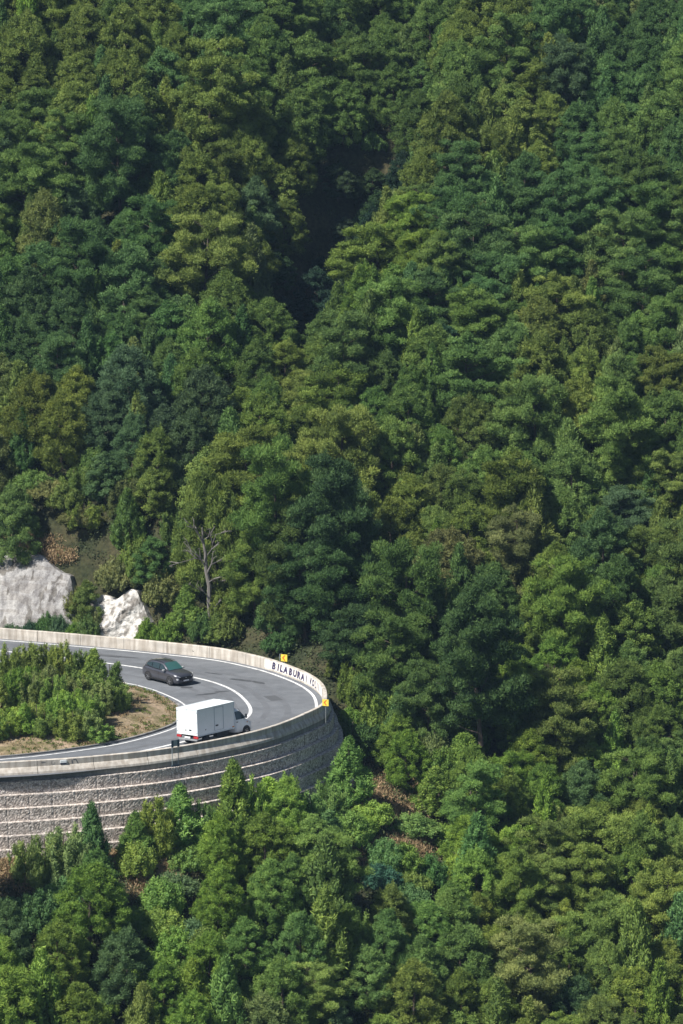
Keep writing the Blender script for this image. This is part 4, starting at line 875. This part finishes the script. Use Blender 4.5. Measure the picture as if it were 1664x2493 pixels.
while tries < 30000:
    tries += 1
    y = gf.uniform(-62, 148); half = (253.6+y)*.1002+5.0; x = gf.uniform(-half, half)
    z = tz(x, y)
    p2 = np.array([[x]]), np.array([[y]])
    if x < 6 and -32 < y < 34:
        if inside(PLAT, *p2)[0, 0]: continue
        d = float(np.min(np.hypot(OUT[:, 0]-x, OUT[:, 1]-y)))
        if y > 0 and d < (2.8 if x > -14 else 5.6): continue
        if y <= 0 and d < 5.0: continue
    u, v = proj((x, y, z)); 
    if v > 2493+330 or v < -60: continue
    g_ = min(((x-a)*1.1)**2+(y-b)**2 for a, b in GUL[1:])
    front = v > 1560 and (u < 1100) and y < 12
    kind = 'shelf' if gf.random() < shelfiness(u, v-150) else 'round'
    if gf.random() < .06: kind = 'broad'
    sc = gf.uniform(.78, 1.18); vs = gf.uniform(.78, 1.02)
    if y < 8 and v > 1560: sc *= .80
    if v < 500: sc *= 1.08
    H = {'shelf': 9.2, 'round': 7.6, 'broad': 6.2}[kind]*sc*vs
    if g_ < 32: continue
    if 685 < u < 862 and 740 < v and y < 60 and proj((x, y, z+H))[1] < 745: continue
    if front:
        ut, vt = proj((x, y, z+H)); lim = top_limit(u)
        if vt < lim:
            f = (v-lim)/max(1, v-vt)
            if f < .35: continue
            kind = 'young' if f < .62 else kind; H = H*f
            if kind == 'young': sc = gf.uniform(1.1, 1.5); vs = H/(4.6*sc)
            else: sc *= max(.6, f); vs = 1.0
    if v > 1900 and u < 700 and kind == 'shelf': kind = 'round'
    if y < 12:
        ut, vt = proj((x, y, z+H))
        if u < 640 and vt < 2235 and v > 2060 and gf.random() < .96: continue
        if 810 < u < 1150 and vt < 2130 and v > 1890 and gf.random() < .93: continue
    ut, vt = proj((x, y, z+H))
    if gf.random() < .9 and (open_patch(u, vt+20) or open_patch(u, (v+vt)/2) or open_patch(u, v*.7+vt*.3) or open_patch(u-50, vt+50) or open_patch(u+50, vt+50)): continue
    rad = {'shelf': 2.15, 'round': 2.05, 'young': 1.05, 'broad': 1.8}[kind]*sc
    if u < 640 and 2020 < v < 2260 and gf.random() < .93: continue
    if any((x-a)**2+(y-b)**2 < ((rad+c)*.80)**2 for a, b, c in PLACED): continue
    if 55 < y < 80 and 0: continue
    inview = -90 < u < 1754
    cand.append((y, x, z-.15, kind, sc, vs, tint_at(u, v-150 if v < 2400 else v-120), inview)); PLACED.append((x, y, rad))
side = []
for k in range(9000):                                        # the wood goes on to both sides
    y = gf.uniform(-62, 148); half = (253.6+y)*.1002+5.0; x = gf.choice((-1, 1))*gf.uniform(half, half+34)
    if x < 6 and -36 < y < 42 and (inside(PLAT, np.array([[x]]), np.array([[y]]))[0, 0] or float(np.min(np.hypot(OUT[:, 0]-x, OUT[:, 1]-y))) < 7): continue
    if x < -28 and -36 < y < 40 and float(np.min(np.hypot(INN[:, 0]-x, INN[:, 1]-y))) < 14: continue
    if any((x-a)**2+(y-b)**2 < 15 for a, b in side): continue
    side.append((x, y)); OUTS.append((x, y, tz(x, y)-.15, 'round' if gf.random() < .6 else 'shelf', gf.uniform(.8, 1.15), gf.uniform(.8, 1.05), gf.choice(['mid', 'olive', 'deep', 'bright', 'mid'])))
cand.sort(key=lambda q: q[0]); n_big = COUNT.get('shelf', 0)+COUNT.get('round', 0)
for y, x, z, kind, sc, vs, tint, inview in cand:
    if kind == 'broad': plant(kind, x, y, z, sc, tint, vs=vs, gr=gf); continue
    if inview and n_big < 300: plant(kind, x, y, z, sc, tint, vs=vs, gr=gf); PLACED.pop(); n_big += 1
    else: OUTS.append((x, y, z, kind, sc, vs, tint))
print('TREES', COUNT, 'rest', len(OUTS))
# the pines beyond the nearest three hundred: one object, instanced from the same tree meshes
import bmesh
src = bpy.data.collections.new('pine_source')
for kind in ('shelf', 'round'):
    for cm, lm, H in PROTO[kind]:
        bm = bmesh.new(); bm.from_mesh(cm); n0 = len(bm.faces); bm.from_mesh(lm); bm.faces.ensure_lookup_table()
        for f in bm.faces[n0:]: f.material_index = 1
        me = bpy.data.meshes.new('pine_source'); bm.to_mesh(me); bm.free(); me.materials.append(M['needles']); me.materials.append(M['bark'])
        src.objects.link(bpy.data.objects.new('pine_source_%02d' % len(src.objects), me))
nk = len(PROTO['shelf']); me = bpy.data.meshes.new('far_pines'); me.vertices.add(len(OUTS)); me.vertices.foreach_set('co', np.array([q[:3] for q in OUTS], np.float32).reshape(-1))
for nm_, ty, dat in (('pick', 'INT', [gf.randrange(nk) if q[3] == 'shelf' else nk+gf.randrange(len(PROTO['round'])) for q in OUTS]),
                     ('turn', 'FLOAT_VECTOR', [(gf.uniform(-.07, .07), gf.uniform(-.07, .07), gf.uniform(0, 6.28)) for q in OUTS]),
                     ('size', 'FLOAT_VECTOR', [(q[4], q[4], q[4]*q[5]) for q in OUTS]),
                     ('tint', 'FLOAT_VECTOR', [tuple(np.array(TINT[q[6]])*.86*gf.uniform(.8, 1.2)) for q in OUTS])):
    a = me.attributes.new(nm_, ty, 'POINT'); a.data.foreach_set('vector' if ty == 'FLOAT_VECTOR' else 'value', np.array(dat, np.int32 if ty == 'INT' else np.float32).reshape(-1))
fp = link(bpy.data.objects.new('far_pines', me)); fp.color = (0, 0, 0, 1)
tag(fp, 'far pines covering the top of the slope and the ground beyond the sides', 'forest', kind='stuff')
ng = bpy.data.node_groups.new('far_pines', 'GeometryNodeTree'); ng.interface.new_socket('Geometry', in_out='INPUT', socket_type='NodeSocketGeometry'); ng.interface.new_socket('Geometry', in_out='OUTPUT', socket_type='NodeSocketGeometry')
N = ng.nodes; gi_ = N.new('NodeGroupInput'); go = N.new('NodeGroupOutput'); ip = N.new('GeometryNodeInstanceOnPoints'); ci = N.new('GeometryNodeCollectionInfo')
ci.inputs['Collection'].default_value = src; ci.inputs['Separate Children'].default_value = True; ci.inputs['Reset Children'].default_value = True
def nat(nm_, ty): q = N.new('GeometryNodeInputNamedAttribute'); q.data_type = ty; q.inputs['Name'].default_value = nm_; return q.outputs['Attribute']
LN = ng.links.new; LN(gi_.outputs[0], ip.inputs['Points']); LN(ci.outputs[0], ip.inputs['Instance']); ip.inputs['Pick Instance'].default_value = True
e2r = N.new('FunctionNodeEulerToRotation'); LN(nat('turn', 'FLOAT_VECTOR'), e2r.inputs[0]); LN(e2r.outputs[0], ip.inputs['Rotation'])
LN(nat('pick', 'INT'), ip.inputs['Instance Index']); LN(nat('size', 'FLOAT_VECTOR'), ip.inputs['Scale']); LN(ip.outputs[0], go.inputs[0])
fp.modifiers.new('trees', 'NODES').node_group = ng
# slim young pines and bushes filling the gaps
def gap(k, mar):
    y = gf.uniform(-56, 135); half = (253.6+y)*.1002+1.0; x = gf.uniform(-half, half)
    if inside(PLAT, np.array([[x]]), np.array([[y]]))[0, 0]: return None
    d = float(np.min(np.hypot(OUT[:, 0]-x, OUT[:, 1]-y)))
    if d < (4.2 if y < 2 else mar) or (x < -14 and 0 < y and d < 4.3) or (x < -19 and 0 < y and d < 7): return None
    z = tz(x, y); u, v = proj((x, y, z))
    if 410 < u < 540 and 0 < y < 24: return None
    if not (-20 < u < 1684 and 0 < v < 2650): return None
    if min((x-a)**2+(y-b)**2 for a, b in GUL[1:]) < 24: return None
    return x, y, z, u, v
def fill(n, kind, total, mar, rfun, own, scf, vsf, tints):
    for k in range(n):
        q = gap(k, mar)
        if q is None: continue
        x, y, z, u, v = q; sc = scf(); vs = vsf()
        if any((x-a)**2+(y-b)**2 < (c*rfun+own*sc)**2 for a, b, c in PLACED): continue
        if gf.random() < .85 and (open_patch(u, v) or open_patch(u, v-50) or (kind == 'young' and (open_patch(u, v-100) or open_patch(u, v-150)))): continue
        if kind == 'young':
            H = 4.6*sc*vs; vt = proj((x, y, z+H))[1]
            if v > 1560 and u < 1100 and y < 12 and vt < top_limit(u): continue
            if v > 2060 and u < 640 and vt < 2190: continue
            if 810 < u < 1150 and v > 1880 and vt < 2120: continue
        t = tints[gf.randrange(len(tints))] if gf.random() < .4 else tint_at(u, v-80)
        plant(kind, x, y, z-.1, sc, t, vs=vs, gr=gf)
        if COUNT.get(kind, 0) >= total: break
fill(9000, 'young', 190, 3.1, .66, .55, lambda: gf.uniform(1.05, 1.6), lambda: gf.uniform(.85, 1.25), ['mid', 'olive', 'deep', 'pale', 'bright'])
fill(9000, 'bush', 298, 2.5, .55, .8, lambda: gf.uniform(.7, 1.3), lambda: gf.uniform(.8, 1.3), ['mid', 'deep', 'blue', 'teal', 'olive', 'pale'])
print('ALL', COUNT)

# ------------------------------------------------------------------ ground cover
def cover(name, n, region, L, Wd, up, hgt, mat, clump, g, label, cat):
    P = []; tries = 0
    while len(P) < n and tries < n*60:
        tries += 1; q = region(g)
        if q is not None: P.append(q)
    P = np.array(P); m_ = clump; C = np.repeat(P, m_, 0)+g.normal(size=(len(P)*m_, 3))*np.array([hgt*.8, hgt*.8, 0])
    C[:, 2] += g.uniform(0, hgt, len(C)); Nn = g.normal(size=C.shape)*.5+np.array([0, -.2, .6]); Nn /= np.linalg.norm(Nn, axis=1)[:, None]
    V = cards(C, Nn, np.array([0, 0, up]), L, Wd, .3, g)
    tone = np.clip(np.repeat(g.random(len(P)), m_)*.8+.2*g.random(len(C)), 0, 1)
    return tag(link(bpy.data.objects.new(name, raw_mesh(name, V, 4, mat, tone))), label, cat, kind='stuff')
def reg_forest(g):
    y = g.uniform(-60, 150); half = (253.6+y)*.1002+6; x = g.uniform(-half, half)
    if -48 < x < 4 and -34 < y < 36:
        if inside(PLAT, np.array([[x]]), np.array([[y]]))[0, 0]: return None
        d = float(np.min(np.hypot(OUT[::3, 0]-x, OUT[::3, 1]-y)))
        if d < (3.9 if y < 2 else 1.0) or (x < -14 and y > 0 and d < 3.4) or (x < -19 and y > 0 and d < 6): return None
    return (x, y, tz(x, y))
gg = np.random.default_rng(3)
cover('undergrowth', 24000, reg_forest, .24, .13, .3, .55, M['scrub'], 14, gg, 'low green and brown scrub covering the ground between the trees', 'undergrowth')
def reg_dry(g):
    a, b, c, d = DRY[g.integers(len(DRY))]; u = a+g.normal()*c*.5; v = b+g.normal()*d*.5; p = hit(u, v)
    if float(np.min(np.hypot(OUT[::3, 0]-p.x, OUT[::3, 1]-p.y))) < 3.6: return None
    return (p.x, p.y, tz(p.x, p.y))
cover('dry_grass', 5200, reg_dry, .30, .07, .9, .35, M['straw'], 14, gg, 'dry straw coloured grass below the wall and on open patches of slope', 'dry grass')
ii = np.argwhere(OKI)
def reg_isl(g):
    j, i = ii[g.integers(len(ii))]; x = XI[j, i]+g.uniform(-.25, .25); y = YI[j, i]+g.uniform(-.25, .25)
    if float(np.min(np.hypot(INN[::2, 0]-x, INN[::2, 1]-y))) < .9: return None
    if pnoise((x*.45, y*.45, 3)) < -.08: return None
    return (x, y, island_z(x, y))
cover('dry_grass', 1500, reg_isl, .20, .05, .9, .16, M['straw'], 14, gg, 'short dry grass on the verge inside the bend', 'dry grass')
def reg_isl2(g):
    j, i = ii[g.integers(len(ii))]; x = XI[j, i]+g.uniform(-.25, .25); y = YI[j, i]+g.uniform(-.25, .25); d = float(np.min(np.hypot(INN[::2, 0]-x, INN[::2, 1]-y)))
    if d < .7 or (d > 1.7 and pnoise((x*.5, y*.5, 9)) < .25): return None
    return (x, y, island_z(x, y))
M['grass'] = leafy('green_grass', .35, .25, False, (.10, .14, .03))
cover('green_grass', 1100, reg_isl2, .16, .05, .9, .12, M['grass'], 14, gg, 'strip of short green grass along the edge of the island', 'grass')

# ------------------------------------------------------------------ faint blue air over the valley
m = bpy.data.materials.new('air'); m.use_nodes = True; t = m.node_tree; t.nodes.clear()
out = t.nodes.new('ShaderNodeOutputMaterial'); pv = t.nodes.new('ShaderNodeVolumePrincipled'); pv.inputs['Color'].default_value = (.42, .66, 1, 1); pv.inputs['Density'].default_value = .00009; pv.inputs['Anisotropy'].default_value = 0
t.links.new(pv.outputs[0], out.inputs['Volume'])
mb = MB(); mb.box(-2700, 2700, -2700, 2700, -66, 170); tag(mb.build('haze', m), kind='stuff')
